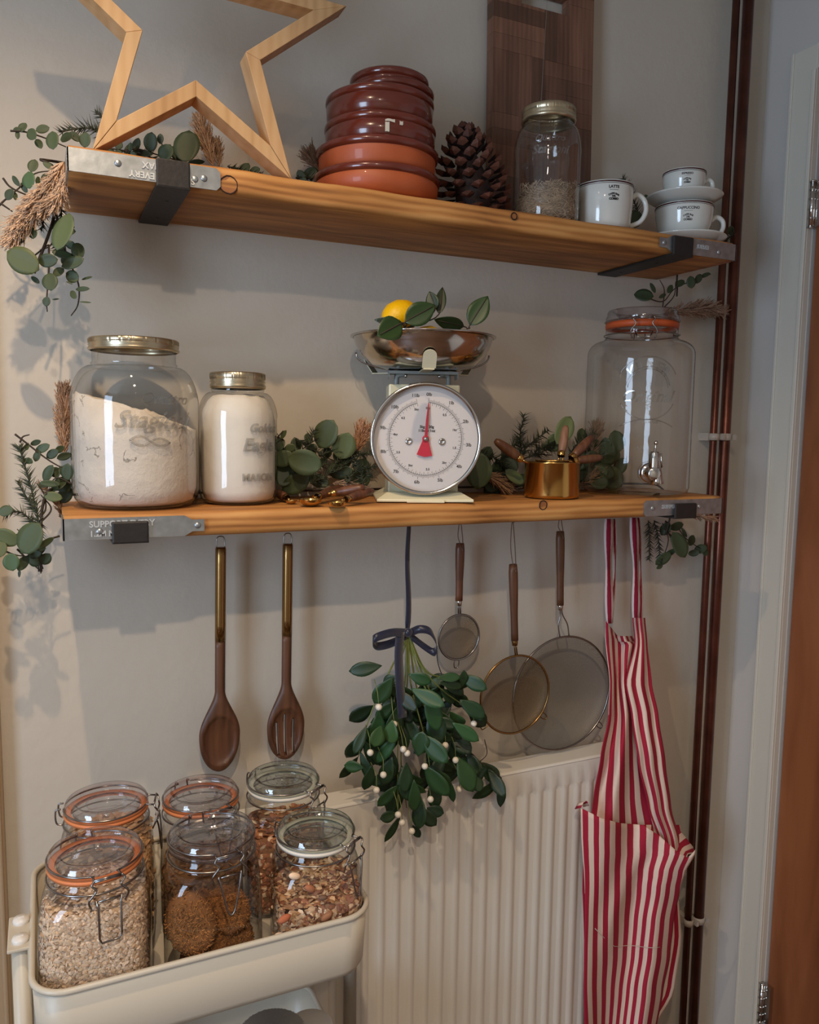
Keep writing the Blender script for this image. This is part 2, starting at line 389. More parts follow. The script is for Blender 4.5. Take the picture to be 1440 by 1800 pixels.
# right wall with the doorway
DY0 = AX(1432, 360, XR).y                                   # hinge line of the door
DTOP = AX(1440, 125, XR).z
g = G(); g.box((XR, DY0, -0.05), (XR + 0.1, 0, H)); g.box((XR, DY0 - 0.82, DTOP), (XR + 0.1, DY0, H)); g.box((XR, YF, -0.05), (XR + 0.1, DY0 - 0.82, H)); struct('wall_right', g, M_SIDE)
g = G(); g.box((XL - 0.1, YF, -0.05), (XL, -2.35, H)); g.box((XL - 0.1, -1.40, -0.05), (XL, 0, H)); g.box((XL - 0.1, -2.35, -0.05), (XL, -1.40, 0.5 + ZF)); g.box((XL - 0.1, -2.35, 2.15 + ZF), (XL, -1.40, H)); struct('wall_left', g, M_WALL)
g = G(); g.box((XL - 0.1, YF - 0.1, -0.05), (XR + 0.1, YF, H)); struct('wall_front', g, M_WALL)
g = G(); g.box((XL - 0.1, YF - 0.1, -0.1), (XR + 0.1, 0.1, 0)); struct('floor', g, M_FLOOR)
g = G(); g.box((XL - 0.1, YF - 0.1, H), (XR + 0.1, 0.1, H + 0.1)); struct('ceiling', g, M_CEIL)
# window behind the camera on the left
g = G()
for y in (-2.35, -1.90, -1.44): g.box((XL - 0.06, y, 0.5 + ZF), (XL + 0.01, y + 0.04, 2.15 + ZF))
for z in (0.5 + ZF, 1.5 + ZF, 2.11 + ZF): g.box((XL - 0.06, -2.35, z), (XL + 0.01, -1.40, z + 0.04))
w = struct('window_1', g, M_GLOSSW)
# door frame and door
ow = AX(1393, 250, XR).y
g = G(); fr = 0.016
g.box((XR - fr, DY0 + 0.002, 0), (XR, ow, DTOP + 0.055)); g.box((XR - fr, DY0 - 0.88, DTOP), (XR, DY0 + 0.002, DTOP + 0.055))
g.box((XR - fr - 0.006, DY0 + 0.002, 0), (XR - fr, DY0 + 0.012, DTOP)); g.box((XR - fr - 0.004, ow - 0.008, 0), (XR - fr, ow, DTOP + 0.055))
struct('trim_2', g, M_GLOSSW, bev=0.003)
g = G(); g.box((XR + 0.004, DY0 - 0.80, 0.01), (XR + 0.044, DY0 - 0.006, DTOP - 0.006)); d = struct('door_1', g, M_DOOR)
for k, zc in enumerate((AX(1430, 362, XR).z, AX(1345, 1760, XR).z)):
    g = G(); g.tube([(XR - 0.012, DY0 - 0.003, zc - 0.05), (XR - 0.012, DY0 - 0.003, zc + 0.05)], 0.0062, 12)
    for q in (-0.05, -0.03, -0.01, 0.012, 0.032, 0.05): g.tube([(XR - 0.012, DY0 - 0.003, zc + q - 0.0015), (XR - 0.012, DY0 - 0.003, zc + q + 0.0015)], 0.0072, 12)
    g.box((XR - 0.008, DY0 - 0.024, zc - 0.048), (XR + 0.004, DY0 + 0.0, zc + 0.048)); g.build('hinge', M_STEEL, d)
g = G(); xt = AY(11, 1500, 0).x; g.box((xt - 0.09, -0.02, 0), (xt, -0.001, 2.4)); g.box((xt - 0.012, -0.026, 0), (xt - 0.004, -0.02, 2.4)); struct('trim_1', g, M_TRIM, bev=0.003)

# ceiling lamps (trim rings above the frame)
for yy in (-0.80, -1.67, -2.6):
    t = thing('downlight', 'round white ceiling downlight with metal rim, out of the picture above', 'ceiling light', (-0.12, yy, H), 0, 'ceiling downlights')
    g = G(); g.lathe([(0.030, -0.001), (0.030, -0.012), (0.042, -0.012), (0.046, -0.001)], 32); g.build('rim', M_STEEL, t)

# ------------------------------------------------------------------ radiator
RX0, RX1, RZ = 0.247, 1.14, 0.622 + ZF
t = thing('radiator', 'cream white ribbed panel radiator on the wall below the shelves', 'radiator', (RX0, -0.05, 0.12))
g = G(); pitch = 0.0333; nx = int((RX1 - RX0 - 0.04) / pitch); zt, zb = RZ - 0.055, 0.19 + .03
yf = -0.098
prof = []
x = RX0; prof.append((x, 0)); x += 0.022; prof.append((x, 0))
for k in range(nx):
    a = x + k * pitch; prof += [(a + 0.006, 0), (a + 0.0115, 1), (a + 0.0215, 1), (a + 0.027, 0)]
prof.append((RX1, 0))
rows = [(RZ - 0.006, 0), (zt + 0.004, 0), (zt - 0.010, 1), (zb + 0.012, 1), (zb, 0), (0.17, 0)]
n0 = len(g.v)
for z, e in rows:
    for px, dd in prof: g.v.append(V((px, yf + 0.008 * dd * e, z)))
L = len(prof)
for k in range(len(rows) - 1):
    for i in range(L - 1): g.face((k * L + i, k * L + i + 1, (k + 1) * L + i + 1, (k + 1) * L + i))
g.smooth = False
g.build('front_panel', M_RAD, t, world=True, fix=False)
g = G(); g.box((RX0, -0.094, 0.17), (RX1, -0.086, RZ - 0.008)); g.box((RX0, -0.050, 0.17), (RX1, -0.040, RZ - 0.008)); g.build('rear_panel', M_RAD, t, world=True)
g = G(); g.box((RX0 - 0.002, -0.099, RZ - 0.008), (RX1 + 0.002, -0.036, RZ)); g.build('top_grille', M_RAD, t, world=True, bev=0.004)
for xx in (RX0 - 0.002, RX1): 
    g = G(); g.box((xx, -0.098, 0.17), (xx + 0.002, -0.037, RZ - 0.008)); g.build('side_panel', M_RAD, t, world=True)
for xx in (RX0 + 0.12, RX1 - 0.12):
    g = G(); g.box((xx, -0.042, 0.50), (xx + 0.03, -0.002, 0.7)); g.build('wall_bracket', M_RAD, t, world=True)

# ------------------------------------------------------------------ copper pipes
def pipe(px_top, px_bot, y, r, label):
    a = AY(px_top, 30, y); b = AY(px_bot, 1790, y); x = (a.x + b.x) / 2
    g = G(); g.tube([(x, y, 0), (x, y, H)], r, 20)
    o = g.build('copper_pipe', M_COPPER, None, (x, y, 0), world=True); tag(o, label, 'pipe', 'copper pipes in the corner'); return x
PX1 = pipe(1289, 1204, -0.040, 0.0085, 'thinner dark copper pipe running up the corner, the left one of the pair')
PX2 = pipe(1309, 1224, -0.044, 0.0125, 'thicker copper pipe running up the corner, the right one of the pair')
for v, w_ in ((768, 'level with the dispenser tap'), (1600, 'beside the apron hem')):
    z = AY(1270, v, -0.04).z
    for x, r, nm in ((PX1, 0.0085, 'left thinner'), (PX2, 0.0125, 'right thicker')):
        t = thing('pipe_clip', 'white plastic clip around the %s copper pipe %s' % (nm, w_), 'pipe clip', (x, -0.03, z), 0)
        g = G(); path = [(x + (r + 0.0025) * cos(a), -0.042 + (r + 0.0025) * sin(a), z) for a in [PI * 0.25 - k * PI * 1.5 / 14 for k in range(15)]]
        A = [(p[0], p[1], p[2] - 0.008) for p in path]; B = [(p[0], p[1], p[2] + 0.008) for p in path]; g.strip(A, B); g.build('clip_ring', M_CLIP, t, world=True, sol=0.003)
        g = G(); g.box((x - 0.007, -0.032, z - 0.009), (x + 0.007, -0.0, z + 0.009)); g.build('clip_base', M_CLIP, t, world=True)
        g = G(); g.box((x + r + 0.002, -0.060, z - 0.006), (x + r + 0.009, -0.040, z + 0.006)); g.build('clip_tab', M_CLIP, t, world=True)

# ------------------------------------------------------------------ shelves
D = 0.225; TH = 0.038
def board(g, x0, x1, zt, seed):
    rr = random.Random(seed); n = 60; prof = []
    for k in range(n + 1):
        x = x0 + (x1 - x0) * k / n; w1 = 0.0018 * sin(k * 0.7 + seed) + rr.uniform(-.0008, .0008); w2 = 0.0015 * sin(k * 0.5 + 2 * seed) + rr.uniform(-.0006, .0006)
        prof.append((x, w1, w2))
    sec = []
    for x, w1, w2 in prof:
        yfr = -D + w1
        sec.append([(x, 0, zt), (x, -D * 0.5, zt), (x, yfr + 0.006 + w2, zt - 0.0003), (x, yfr + 0.0015, zt - 0.003 + w2 * .5), (x, yfr, zt - 0.012), (x, yfr + w2 * .4, zt - 0.028), (x, yfr + 0.002, zt - TH + 0.003), (x, yfr + 0.006, zt - TH), (x, -D * 0.5, zt - TH), (x, 0, zt - TH)])
    m = len(sec[0]); n0 = len(g.v)
    for s_ in sec: g.v.extend(V(p) for p in s_)
    for k in range(n):
        for i in range(m - 1): g.face((n0 + k * m + i, n0 + k * m + i + 1, n0 + (k + 1) * m + i + 1, n0 + (k + 1) * m + i))
    g.face([n0 + i for i in range(m)]); g.face([n0 + n * m + i for i in range(m - 1, -1, -1)])
def knot(t, u, v, r, name='knot'):
    c = AY(u, v, -D - 0.0012)
    g = G(); g.smooth = False; pts = [(c.x + r * cos(a) * rnd(.93, 1.05), -D - 0.0012, c.z + r * sin(a) * rnd(.93, 1.05)) for a in [2 * PI * k / 14 for k in range(14)]]
    g.mi = 0; g.tube(pts, 0.0011, 6, closed=True); g.mi = 1; g.add(pts, [tuple(range(14))]); g.build(name, [M_CRACK, M_KNOT], t, world=True)
def band(t, x_end, x_in, zt, side, lines, upside, holes):
    # galvanised end band folded round the board end; tapers to a tongue at its inner end
    s = 1 if x_in > x_end else -1
    z1, z0 = zt - 0.005, zt - TH + 0.0015
    zm = (z0 + z1) / 2; y0 = -D - 0.0035
    xa = x_in - s * 0.03
    out = [(x_end - s * 0.002, z0), (xa, z0), (xa + s * 0.012, zm - 0.009), (x_in, zm - 0.009), (x_in, zm + 0.009), (xa + s * 0.012, zm + 0.009), (xa, z1), (x_end - s * 0.002, z1)] if side == 'tongue' else \
          [(x_end - s * 0.002, z0), (x_in - s * .006, z0), (x_in, z0 + 0.006), (x_in, z1 - 0.006), (x_in - s * .006, z1), (x_end - s * 0.002, z1)]
    g = G(); g.prism(out, y0, y0 + 0.0016)
    g.box((min(x_end - s * 0.0025, x_end), y0, z0), (max(x_end - s * 0.0025, x_end), -D + 0.07, z1))
    b = g.build('end_band', M_GALV, t, world=True)
    for body, hx, hz, sz in lines:
        g = G(); text_flat(g, body, sz, T(hx, y0, zm + hz) @ (R(PI, 'Y') if upside else Matrix.Identity(4)), 0.0014, 0, 0.0003); g.build('stamped_text', M_STAMP, b, world=False).location = V(t.location) * -1
    for hx, hz in holes:
        g = G(); g.smooth = True; M = T(hx, y0 - 0.0005, zm + hz) @ R(PI / 2, 'X')
        g.lathe([(0.0001, 0.0016), (0.0035, 0.0014), (0.0048, 0.0002), (0.0050, -0.001)], 16, M); g.build('nail', M_GALV, b, world=False).location = V(t.location) * -1
def bracket(x0, x1, zt, label, lip):
    x0, x1 = min(x0, x1), max(x0, x1)
    t = thing('shelf_bracket', label, 'bracket', ((x0 + x1) / 2, -0.02, zt - TH - 0.003))
    g = G(); g.box((x0, -D - 0.010, zt - TH - 0.0055), (x1, -0.001, zt - TH - 0.0005)); g.build('support_arm', M_BLACK, t, world=True, bev=0.001)
    g = G(); g.box((x0, -D - 0.0105, zt - TH - 0.0055), (x1, -D - 0.0055, zt - TH - 0.0055 + lip)); g.build('front_lip', M_BLACK, t, world=True, bev=0.004)
    for yy in (-0.16, -0.05):
        g = G(); g.lathe([(0.0001, -0.0008), (0.0035, -0.0006), (0.004, 0.0002)], 12, T((x0 + x1) / 2, yy, zt - TH - 0.0055)); g.build('screw', M_BLACK, t, world=True)
ZU, ZLW = 1.72 + ZF, 1.2045 + ZF
tU = thing('shelf', 'upper thick rustic wooden shelf board holding the star and terracotta bowls', 'shelf', (0.62, -0.01, ZU - TH))
g = G(); board(g, 0.0, 1.244, ZU, 3); g.build('board', M_SHELF, tU, world=True, fix=True)
knot(tU, 402, 325, 0.0135); knot(tU, 904, 380, 0.006, 'knot')
xin = AY(387, 315, -D).x
tx = AY(240, 290, -D).x
band(tU, 0.0, xin, ZU, 'plain', [('SUPPORT EVERY', tx + 0.035, -0.008, 0.0125), ('1.2M MAX', tx + 0.035, 0.006, 0.0125)], True, [(AY(207, 290, -D).x, 0.003), (AY(342, 318, -D).x, -0.004), (AY(358, 318, -D).x, -0.001)])
band(tU, 1.244, AY(1158, 430, -D).x, ZU, 'tongue', [('EVERY', AY(1233, 440, -D).x, 0.002, 0.011)], True, [(AY(1166, 430, -D).x, 0.0), (AY(1262, 443, -D).x, -0.004)])
bracket(AY(275, 330, -D - .01).x, AY(335, 330, -D - .01).x, ZU, 'black iron bracket gripping the left end of the upper shelf', 0.040)
bracket(AY(1184, 450, -D - .01).x, AY(1219, 450, -D - .01).x, ZU, 'black iron bracket gripping the right end of the upper shelf', 0.038)
tL = thing('shelf', 'lower thick rustic wooden shelf board holding the flour jars and kitchen scale', 'shelf', (0.62, -0.01, ZLW - TH))
XLL = -0.020
g = G(); board(g, XLL, 1.244, ZLW, 8); g.build('board', M_SHELF, tL, world=True, fix=True)
knot(tL, 955, 888, 0.0085)
band(tL, XLL, AY(359, 930, -D).x, ZLW, 'tongue', [('SUPPORT EVERY', AY(215, 925, -D).x, 0.0065, 0.0125), ('1.2M MAX', AY(190, 940, -D).x, -0.0075, 0.0115)], False, [(AY(175, 935, -D).x, -0.004), (AY(347, 928, -D).x, 0.0)])
band(tL, 1.244, AY(1130, 890, -D).x, ZLW, 'plain', [('SUPPORT', AY(1178, 886, -D).x, 0.002, 0.011)], False, [(AY(1146, 888, -D).x, 0.0), (AY(1228, 884, -D).x, 0.0)])
bracket(AY(197, 945, -D - .01).x, AY(262, 945, -D - .01).x, ZLW, 'black iron bracket gripping the left end of the lower shelf', 0.033)
bracket(AY(1187, 905, -D - .01).x, AY(1225, 905, -D - .01).x, ZLW, 'black iron bracket gripping the right end of the lower shelf', 0.031)

# ================================================================== upper shelf things
# ---- wooden star
ys = -0.213; sx, sz = 0.177, ZU + 0.1985
t = thing('wooden_star', 'large pale wooden five-pointed star frame standing on the upper shelf', 'decoration', (sx, -0.19, ZU))
Ro, ro, ri, Ri = 0.246, 0.1010, 0.0775, 0.1895
def sp(r, a): return (sx + r * cos(math.radians(a)), sz + r * sin(math.radians(a)))
for k in range(5):
    at = 90 + 72 * k
    for s in (-1, 1):
        an = at + 36 * s; q = [sp(Ro, at), sp(ro, an), sp(ri, an), sp(Ri, at)]
        q = [(x + 0.0004 * (1 if i in (0, 3) else 0) * (s), z) for i, (x, z) in enumerate(q)]
        g = G(); v = rnd(.9, 1.08); g.tint = (v, v * rnd(.96, 1.0), v * rnd(.92, 1)); g.prism(q if s == -1 else q[::-1], ys, ys + 0.040); g.build('batten', M_PINE, t, world=True, bev=0.0008)
# ---- terracotta bowls
cx, cy = AY(662, 320, -0.115).x, -0.115
rims = [(283, 0.1125, 0.1075), (235, 0.1085, 0.1015), (191, 0.0985, 0.0955), (142, 0.0955, 0.0925), (128, 0.0765, 0.070), (110, 0.070, 0.066)]
cent = [662, 663, 668, 667, 686, 683]
words = ['bottom', 'second', 'third', 'fourth', 'fifth', 'topmost']
zprev = ZU
for k, (v, Rr, Rb) in enumerate(rims):
    x = AY(cent[k], 300, cy).x
    zr = AY(665, v, cy - Rr).z
    small = k > 3
    z0 = ZU + 0.0005 if k == 0 else zprev - (0.004 if not small else 0.006)
    t = thing('terracotta_bowl', ['bare orange terracotta bowl with a glazed rim, bottom one of the stack', 'orange terracotta bowl with dark drip at left, second from the bottom of the stack',
        'dark brown glazed terracotta bowl with a white mark on its side', 'reddish brown glazed bowl, widest one above the white mark', 'smaller brown glazed dish, second from the top of the stack', 'smallest brown glazed dish, topmost of the stack'][k], 'bowl', (x, cy, z0), 0, 'terracotta bowls stacked on the upper shelf')
    h = zr - z0
    Rb2 = Rb * 0.97
    g = G(); wall = [(0.0001, 0), (Rb2 - 0.014, 0), (Rb2 - 0.003, 0.006), (Rb, 0.018), (Rb + 0.001, h - 0.010)]
    g.lathe([p for p in wall if p[1] <= h - 0.008] + [(Rr - 0.006, h - 0.007)], 64)
    g.build('bowl_body', M_TERRA if k < 2 else M_TERRAG, t)
    g = G(); g.lathe([(Rr - 0.008, h - 0.010), (Rr - 0.002, h - 0.007), (Rr - 0.0005, h - 0.003), (Rr - 0.001, h + 0.002), (Rr - 0.005, h + 0.005), (Rr - 0.010, h + 0.003), (Rr - 0.011, h - 0.006), (Rr - 0.013, 0.012 if not small else 0.01), (0.0001, 0.010)], 64)
    g.build('glazed_rim', M_TERRAG, t)
    if k == 2:
        g = G()
        for (a, b) in (((-0.020, .006), (-0.004, .010)), ((-0.020, -.009), (-0.013, .006)), ((0.004, .003), (0.010, .009))):
            (ax_, az_), (bx_, bz_) = a, b; n = 4; A = []; B = []
            for i in range(n + 1):
                xx = ax_ + (bx_ - ax_) * i / n; an = xx / Rb - 0.10; A.append(((Rb + .0018) * sin(an), -(Rb + .0018) * cos(an), h * .55 + az_ + rnd(-.001, .001))); B.append(((Rb + .0018) * sin(an), -(Rb + .0018) * cos(an), h * .55 + bz_ + rnd(-.001, .001)))
            g.strip(A, B)
        g.build('white_mark', M_STICK, t)
    zprev = zr
# ---- pine cone
pc = AY(838, 330, -0.12); rC = 0.066
t = thing('pine_cone', 'large dark brown open pine cone on the upper shelf beside the bowls', 'pine cone', (pc.x, -0.12, ZU))
g = G(); hC = 0.17; tilt = R(math.radians(-12), 'Y')
Mc = T(0.003, 0, 0.0) @ tilt
g.tint = (.6, .6, .6); g.lathe([(0.001, 0.0), (0.022, 0.006), (0.034, 0.03), (0.032, 0.07), (0.020, 0.11), (0.006, 0.14)], 20, Mc); g.build('core', M_CONE, t)
ns = 98
for k in range(ns):
    f = k / (ns - 1); az = k * 2.39996
    zz = 0.012 + 0.142 * f
    rad = 0.074 * math.sin(PI * min(1, (0.20 + 0.80 * f) ** 0.9) * 0.96) ** 0.45 * (1 - 0.18 * f) if f < 0.98 else 0.02
    el = -0.10 + 1.2 * f ** 1.4
    L_ = 0.020 + rad * 0.62
    g = G(); wv = rnd(.8, 1.15)
    wd = 0.0165 * (1 - 0.35 * f)
    s0 = rad - 0.030 * (1 - .3 * f)
    # a woody scale: thin at the root, thick diamond tip
    pts = [(s0, -wd * .35, 0), (s0, wd * .35, 0), (rad * .86, wd * .9, 0.001), (rad, wd * .6, 0.003), (rad + .005, 0, 0.004), (rad, -wd * .6, 0.003), (rad * .86, -wd * .9, .001), (s0, 0, -.002), (rad * .85, 0, -0.006), (rad + .001, 0, -0.0035)]
    g.smooth = False; g.tint = (.55 * wv, .5 * wv, .5 * wv)
    M = Mc @ T(0, 0, zz) @ R(az, 'Z') @ T(s0, 0, 0) @ R(-el, 'Y') @ T(-s0, 0, 0)
    g.add(pts, [(0, 1, 2, 3, 4, 5, 6), (1, 7, 8, 2), (0, 6, 8, 7)], M)
    g.tint = (2.5 * wv, 2.0 * wv, 1.7 * wv); g.add(pts, [(2, 8, 9, 3), (6, 5, 9, 8), (3, 9, 4), (5, 4, 9)], M)
    g.build('scale', M_CONE, t)
# ---- chopping board
bx0, bx1 = AY(864, 120, -0.028).x, AY(1040, 120, -0.028).x
t = thing('chopping_board', 'dark wooden parquet chopping board with a handle slot leaning on the wall', 'chopping board', ((bx0 + bx1) / 2, -0.07, ZU))
hz1 = AY(925, 6, -0.02).z; hz0 = AY(960, 23, -0.02).z - ZU; hz1 = hz0 + 0.035
hx0, hx1 = AY(912, 10, -0.02).x - (bx0 + bx1) / 2, AY(996, 10, -0.02).x - (bx0 + bx1) / 2
W2 = (bx1 - bx0) / 2; hb = 0.56
g = G(); g.smooth = False
def sub(rc, h):
    x0, z0, x1, z1 = rc; a, b, c, d_ = h
    if x1 <= a or x0 >= c or z1 <= b or z0 >= d_: return [rc]
    o = []
    if x0 < a: o.append((x0, z0, a, z1))
    if x1 > c: o.append((c, z0, x1, z1))
    m0, m1 = max(x0, a), min(x1, c)
    if z0 < b: o.append((m0, z0, m1, b))
    if z1 > d_: o.append((m0, d_, m1, z1))
    return o
Mb = T(0, 0, 0.0) @ R(math.radians(-1.5), 'X')
cell = W2; rw = 0
zz = 0
while zz < hb:
    for cxi in range(2):
        xa = -W2 + cxi * cell; vert = (rw + cxi) % 2 == 0
        ch = min(cell, hb - zz)
        for q in range(4):
            rc = (xa + q * cell / 4, zz, xa + (q + 1) * cell / 4, zz + ch) if vert else (xa, zz + q * ch / 4, xa + cell, zz + (q + 1) * ch / 4)
            vv = random.choice([.62, .85, .95, 1.0, 1.1, 1.2]); g.tint = (vv, vv * .96, vv * .93)
            for (a, b, c, d_) in sub(rc, (hx0, hz0, hx1, hz1)): g.box((a + .0002, -0.0125, b + .0002), (c - .0002, 0.0125, d_ - .0002), Mb)
    zz += cell; rw += 1
g.build('board', M_PARQ, t)
t.location.y = -0.030

# ---- screw-top jars
def screw_lid(t, r, z, h, name='lid'):
    g = G(); pr = [(0.0001, z + h), (r - 0.004, z + h), (r - 0.001, z + h - 0.001)]
    g.lathe(pr, 64); g.build('lid_disc', M_GOLDLID, t)
    g = G(); seg = 120
    pr = [(r - 0.006, z + h + 0.0006), (r - 0.001, z + h), (r + 0.0005, z + h - 0.002), (r + 0.0005, z + h * .62), (r - 0.0008, z + h * .55), (r + 0.0012, z + h * .45), (r - 0.0006, z + h * .36), (r + 0.0016, z + h * .2), (r + 0.0008, z + 0.001), (r - 0.002, z)]
    def sec(a, k): return 1 + (0.007 * (1 if int(a / (2 * PI) * 240) % 2 else -1) if k in (2, 3) else 0)
    g.lathe(pr, 240, sec=sec); g.build('screw_band', M_GOLDLID, t)
def superq(a, n): return 1 / (abs(cos(a)) ** n + abs(sin(a)) ** n) ** (1 / n)
def jar_profile(r, h, neck, hn, corner=0.02, shoulder=0.05):
    p = [(0.0001, 0.002), (r - corner * .9, 0.0012), (r - corner * .4, 0.004), (r - corner * .12, corner * .5), (r, corner)]
    zs = h - hn - shoulder
    p += [(r, zs * q) for q in (.35, .6, .85, 1)]
    for k in range(1, 9):
        a = PI / 2 * k / 8; p.append((neck + 0.001 + (r - neck) * cos(a) ** .9 if k < 8 else neck, zs + shoulder * sin(a) ** 1.1))
    p += [(neck + 0.0025, h - hn + 0.003), (neck, h - hn + 0.006), (neck, h - 0.002), (neck - 0.002, h)]
    return p
def filling(name, label, cat, loc, prof, mat, topf, seg=64, sec=None, tint=None):
    g = G(); 
    if tint: g.tint = tint
    g.lathe(prof, seg, sec=sec, cap0=True)
    # uneven top surface
    r = prof[-1][0]; n0 = len(g.v); z = prof[-1][1]; rings = 14
    top0 = n0 - seg
    q = lambda a: sec(a, len(prof) - 1) if sec else 1
    for i in range(seg):
        a = 2 * PI * i / seg; p = g.v[top0 + i]; g.v[top0 + i] = V((p.x, p.y, z + topf(p.x, p.y)))
    prev = [top0 + i for i in range(seg)]
    for k in range(1, rings):
        cur = []
        for i in range(seg):
            a = 2 * PI * i / seg; rr = r * (1 - k / rings) * q(a); x, y = rr * cos(a), rr * sin(a)
            cur.append(len(g.v)); g.v.append(V((x, y, z + topf(x, y))))
        for i in range(seg): j = (i + 1) % seg; g.face((prev[i], prev[j], cur[j], cur[i]))
        prev = cur
    c = len(g.v); g.v.append(V((0, 0, z + topf(0, 0))))
    for i in range(seg): g.face((prev[i], prev[(i + 1) % seg], c))
    o = g.build(name, mat, None, loc); return tag(o, label, cat, None, 'stuff')
from mathutils import noise
# upper jar
jx = AY(961, 330, -0.130).x; jy = -0.130; jr = 0.0630; jh = 0.219
t = thing('mason_jar', 'tall clear glass jar with gold lid part filled with shreds, on the upper shelf', 'jar', (jx, jy, ZU))
g = G(); g.lathe(jar_profile(jr, jh - .004, 0.047, 0.028, .018, .055), 64); g.build('glass_body', M_GLASS, t)
screw_lid(t, 0.0505, jh - 0.024, 0.026)
g = G(); a0 = -0.12
text_round(g, 'Quattro', 0.017, jr, 0.150, a0 - .42, shear=.35, bold=.0003); text_round(g, 'Stagioni', 0.022, jr, 0.130, a0 - .40, shear=.35, bold=.0004)
g.build('embossed_text', M_EMB, t)
filling('dried_shreds', 'pale dried shreds filling the bottom of the upper glass jar', 'dried filling', (jx, jy, ZU + 0.0035), [(jr - 0.016, 0), (jr - .006, .010), (jr - 0.004, 0.02), (jr - .004, .062)], M_SHRED, lambda x, y: 0.22 * x + 0.006 * noise.noise(V((x * 60, y * 60, 1))), tint=(.8, .75, .7))
g = G()
for k in range(1500):
    az = rnd(PI, 2 * PI); z = rnd(0.004, 0.070); rr = jr - 0.0035
    if k > 1100: rr *= rnd(.1, 1); z = 0.064 + 0.22 * rr * cos(az) + rnd(0, .007)
    p = V((jx + rr * cos(az), jy + rr * sin(az), ZU + 0.003 + z)); d_ = (rvec() * .6 + V((-sin(az), cos(az), 0)) * rnd(-1, 1)); d_ -= V((cos(az), sin(az), 0)) * d_.dot(V((cos(az), sin(az), 0))) * .9; d_.normalize()
    v = rnd(.55, 1.3); g.tint = (v, v, v); L_ = rnd(.004, .010); g.tube([p - d_ * L_, p + rvec() * .0016, p + d_ * L_], 0.0007, 3, caps=False)
o = g.build('dried_shreds', M_SHRED, bpy.data.objects['dried_shreds'], world=True); o.name = 'shred_pieces'; o['kind'] = 'stuff'

# ---- mug and cups
def arc_mark(t, r, z, a, word, sz, radf=None):
    g = G(); text_round(g, word, sz, r + .0003, z, a, bold=.0002, ext=.0002, radf=radf)
    for i in range(1): 
        A = []; B = []
        for k in range(7):
            an = a + (-.5 + k / 6) * sz * 2.4 / r; zz = z - sz * .75
            q = (radf(zz) if radf else r) + .0006; A.append((q * sin(an), -q * cos(an), zz)); B.append((q * sin(an), -q * cos(an), zz - sz * .08))
        g.strip(A, B)
    text_round(g, 'CAFFE BAR', sz * .62, r + .0003, z - sz * 1.75, a, bold=.0002, ext=.0002, arc=sz * 2.4, radf=radf)
    text_round(g, 'DEL', sz * .62, r + .0003, z - sz * 2.4, a, bold=.0002, ext=.0002, radf=radf)
    text_round(g, 'CORSO', sz * .75, r + .0003, z - sz * 3.1, a, bold=.0003, ext=.0002, radf=radf)
    g.build('printed_mark', M_INK, t)
def cup(name, label, x, y, z, prof, rim_r, rim_z, wall_in, handle, word, tz, tsz, ang, haz, radf=None):
    t = thing(name, label, 'cup' if name != 'mug' else 'mug', (x, y, z), 0, 'white coffee cups')
    g = G(); g.lathe(prof + wall_in, 64); g.build('cup_body', M_PORC, t)
    for dz, th in ((0.0010, .0026), (0.0052, .0008)):
        g = G(); zz = rim_z - dz; rr = radf(zz) if radf else rim_r
        g.lathe([(rr + .0004, zz - th), (rr + .0006, zz - th / 2), (rr + .0004, zz)], 64); g.build('rim_stripe', M_BAND, t)
    g = G(); g.tube(spline(handle, 8), 0.0048, 12, M=R(haz, 'Z'), flat=1.0); g.build('handle', M_PORC, t)
    arc_mark(t, rim_r, tz, ang, word, tsz, radf)
    return t
yv = 0.62   # azimuth of the view direction at this end of the shelf
mx_ = AY(1062, 350, -0.148).x
cup('mug', 'tall straight white mug marked LATTE with a needled sprig behind it', mx_, -0.148, ZU, [(0.0001, .001), (.046, .001), (.050, .004), (.0525, .02), (.0555, .055), (.056, .090)], .056, .090,
    [(.055, .0912), (.053, .090), (.050, .01), (.0001, .008)], [(.053, 0, .072), (.066, 0, .078), (.080, 0, .068), (.084, 0, .048), (.074, 0, .028), (.051, 0, .017)], 'LATTE', .077, .0072, -.33, -0.40)
cx2, cy2 = AY(1203, 370, -0.132).x, -0.132
def saucer(x, y, z, r, label):
    t = thing('saucer', label, 'saucer', (x, y, z), 0, 'white saucers')
    g = G(); g.lathe([(0.0001, .001), (r * .45, .001), (r * .5, .0002), (r * .55, .002), (r * .78, .007), (r * .97, .0165), (r, .0185), (r - .001, .020), (r * .93, .0185), (r * .75, .011), (r * .5, .0045), (0.0001, .0045)], 72); g.build('plate', M_PORC, t); return t
saucer(cx2, cy2, ZU, .0875, 'white saucer on the shelf under the CAPPUCCINO cup')
pcap = [(0.0001, .001), (.030, .001), (.034, .007), (.047, .020), (.0545, .038), (.0582, .062), (.0590, .079)]
def rcap(z): 
    pts = pcap; 
    for i in range(len(pts) - 1):
        if pts[i][1] <= z <= pts[i + 1][1] + 1e-9: return pts[i][0] + (pts[i + 1][0] - pts[i][0]) * (z - pts[i][1]) / max(1e-6, pts[i + 1][1] - pts[i][1])
    return pts[-1][0]
cup('cappuccino_cup', 'wide white cup marked CAPPUCCINO between the two saucers', cx2, cy2, ZU + .0048, pcap, .0590, .079, [(.0580, .080), (.0570, .078), (.053, .04), (.03, .012), (.0001, .008)],
    [(.056, 0, .052), (.068, 0, .060), (.081, 0, .052), (.082, 0, .036), (.070, 0, .020), (.046, 0, .016)], 'CAPPUCCINO', .064, .0072, -.60, -0.45, rcap)
saucer(cx2 - .002, cy2, ZU + .0855, .078, 'white saucer resting on top of the CAPPUCCINO cup')
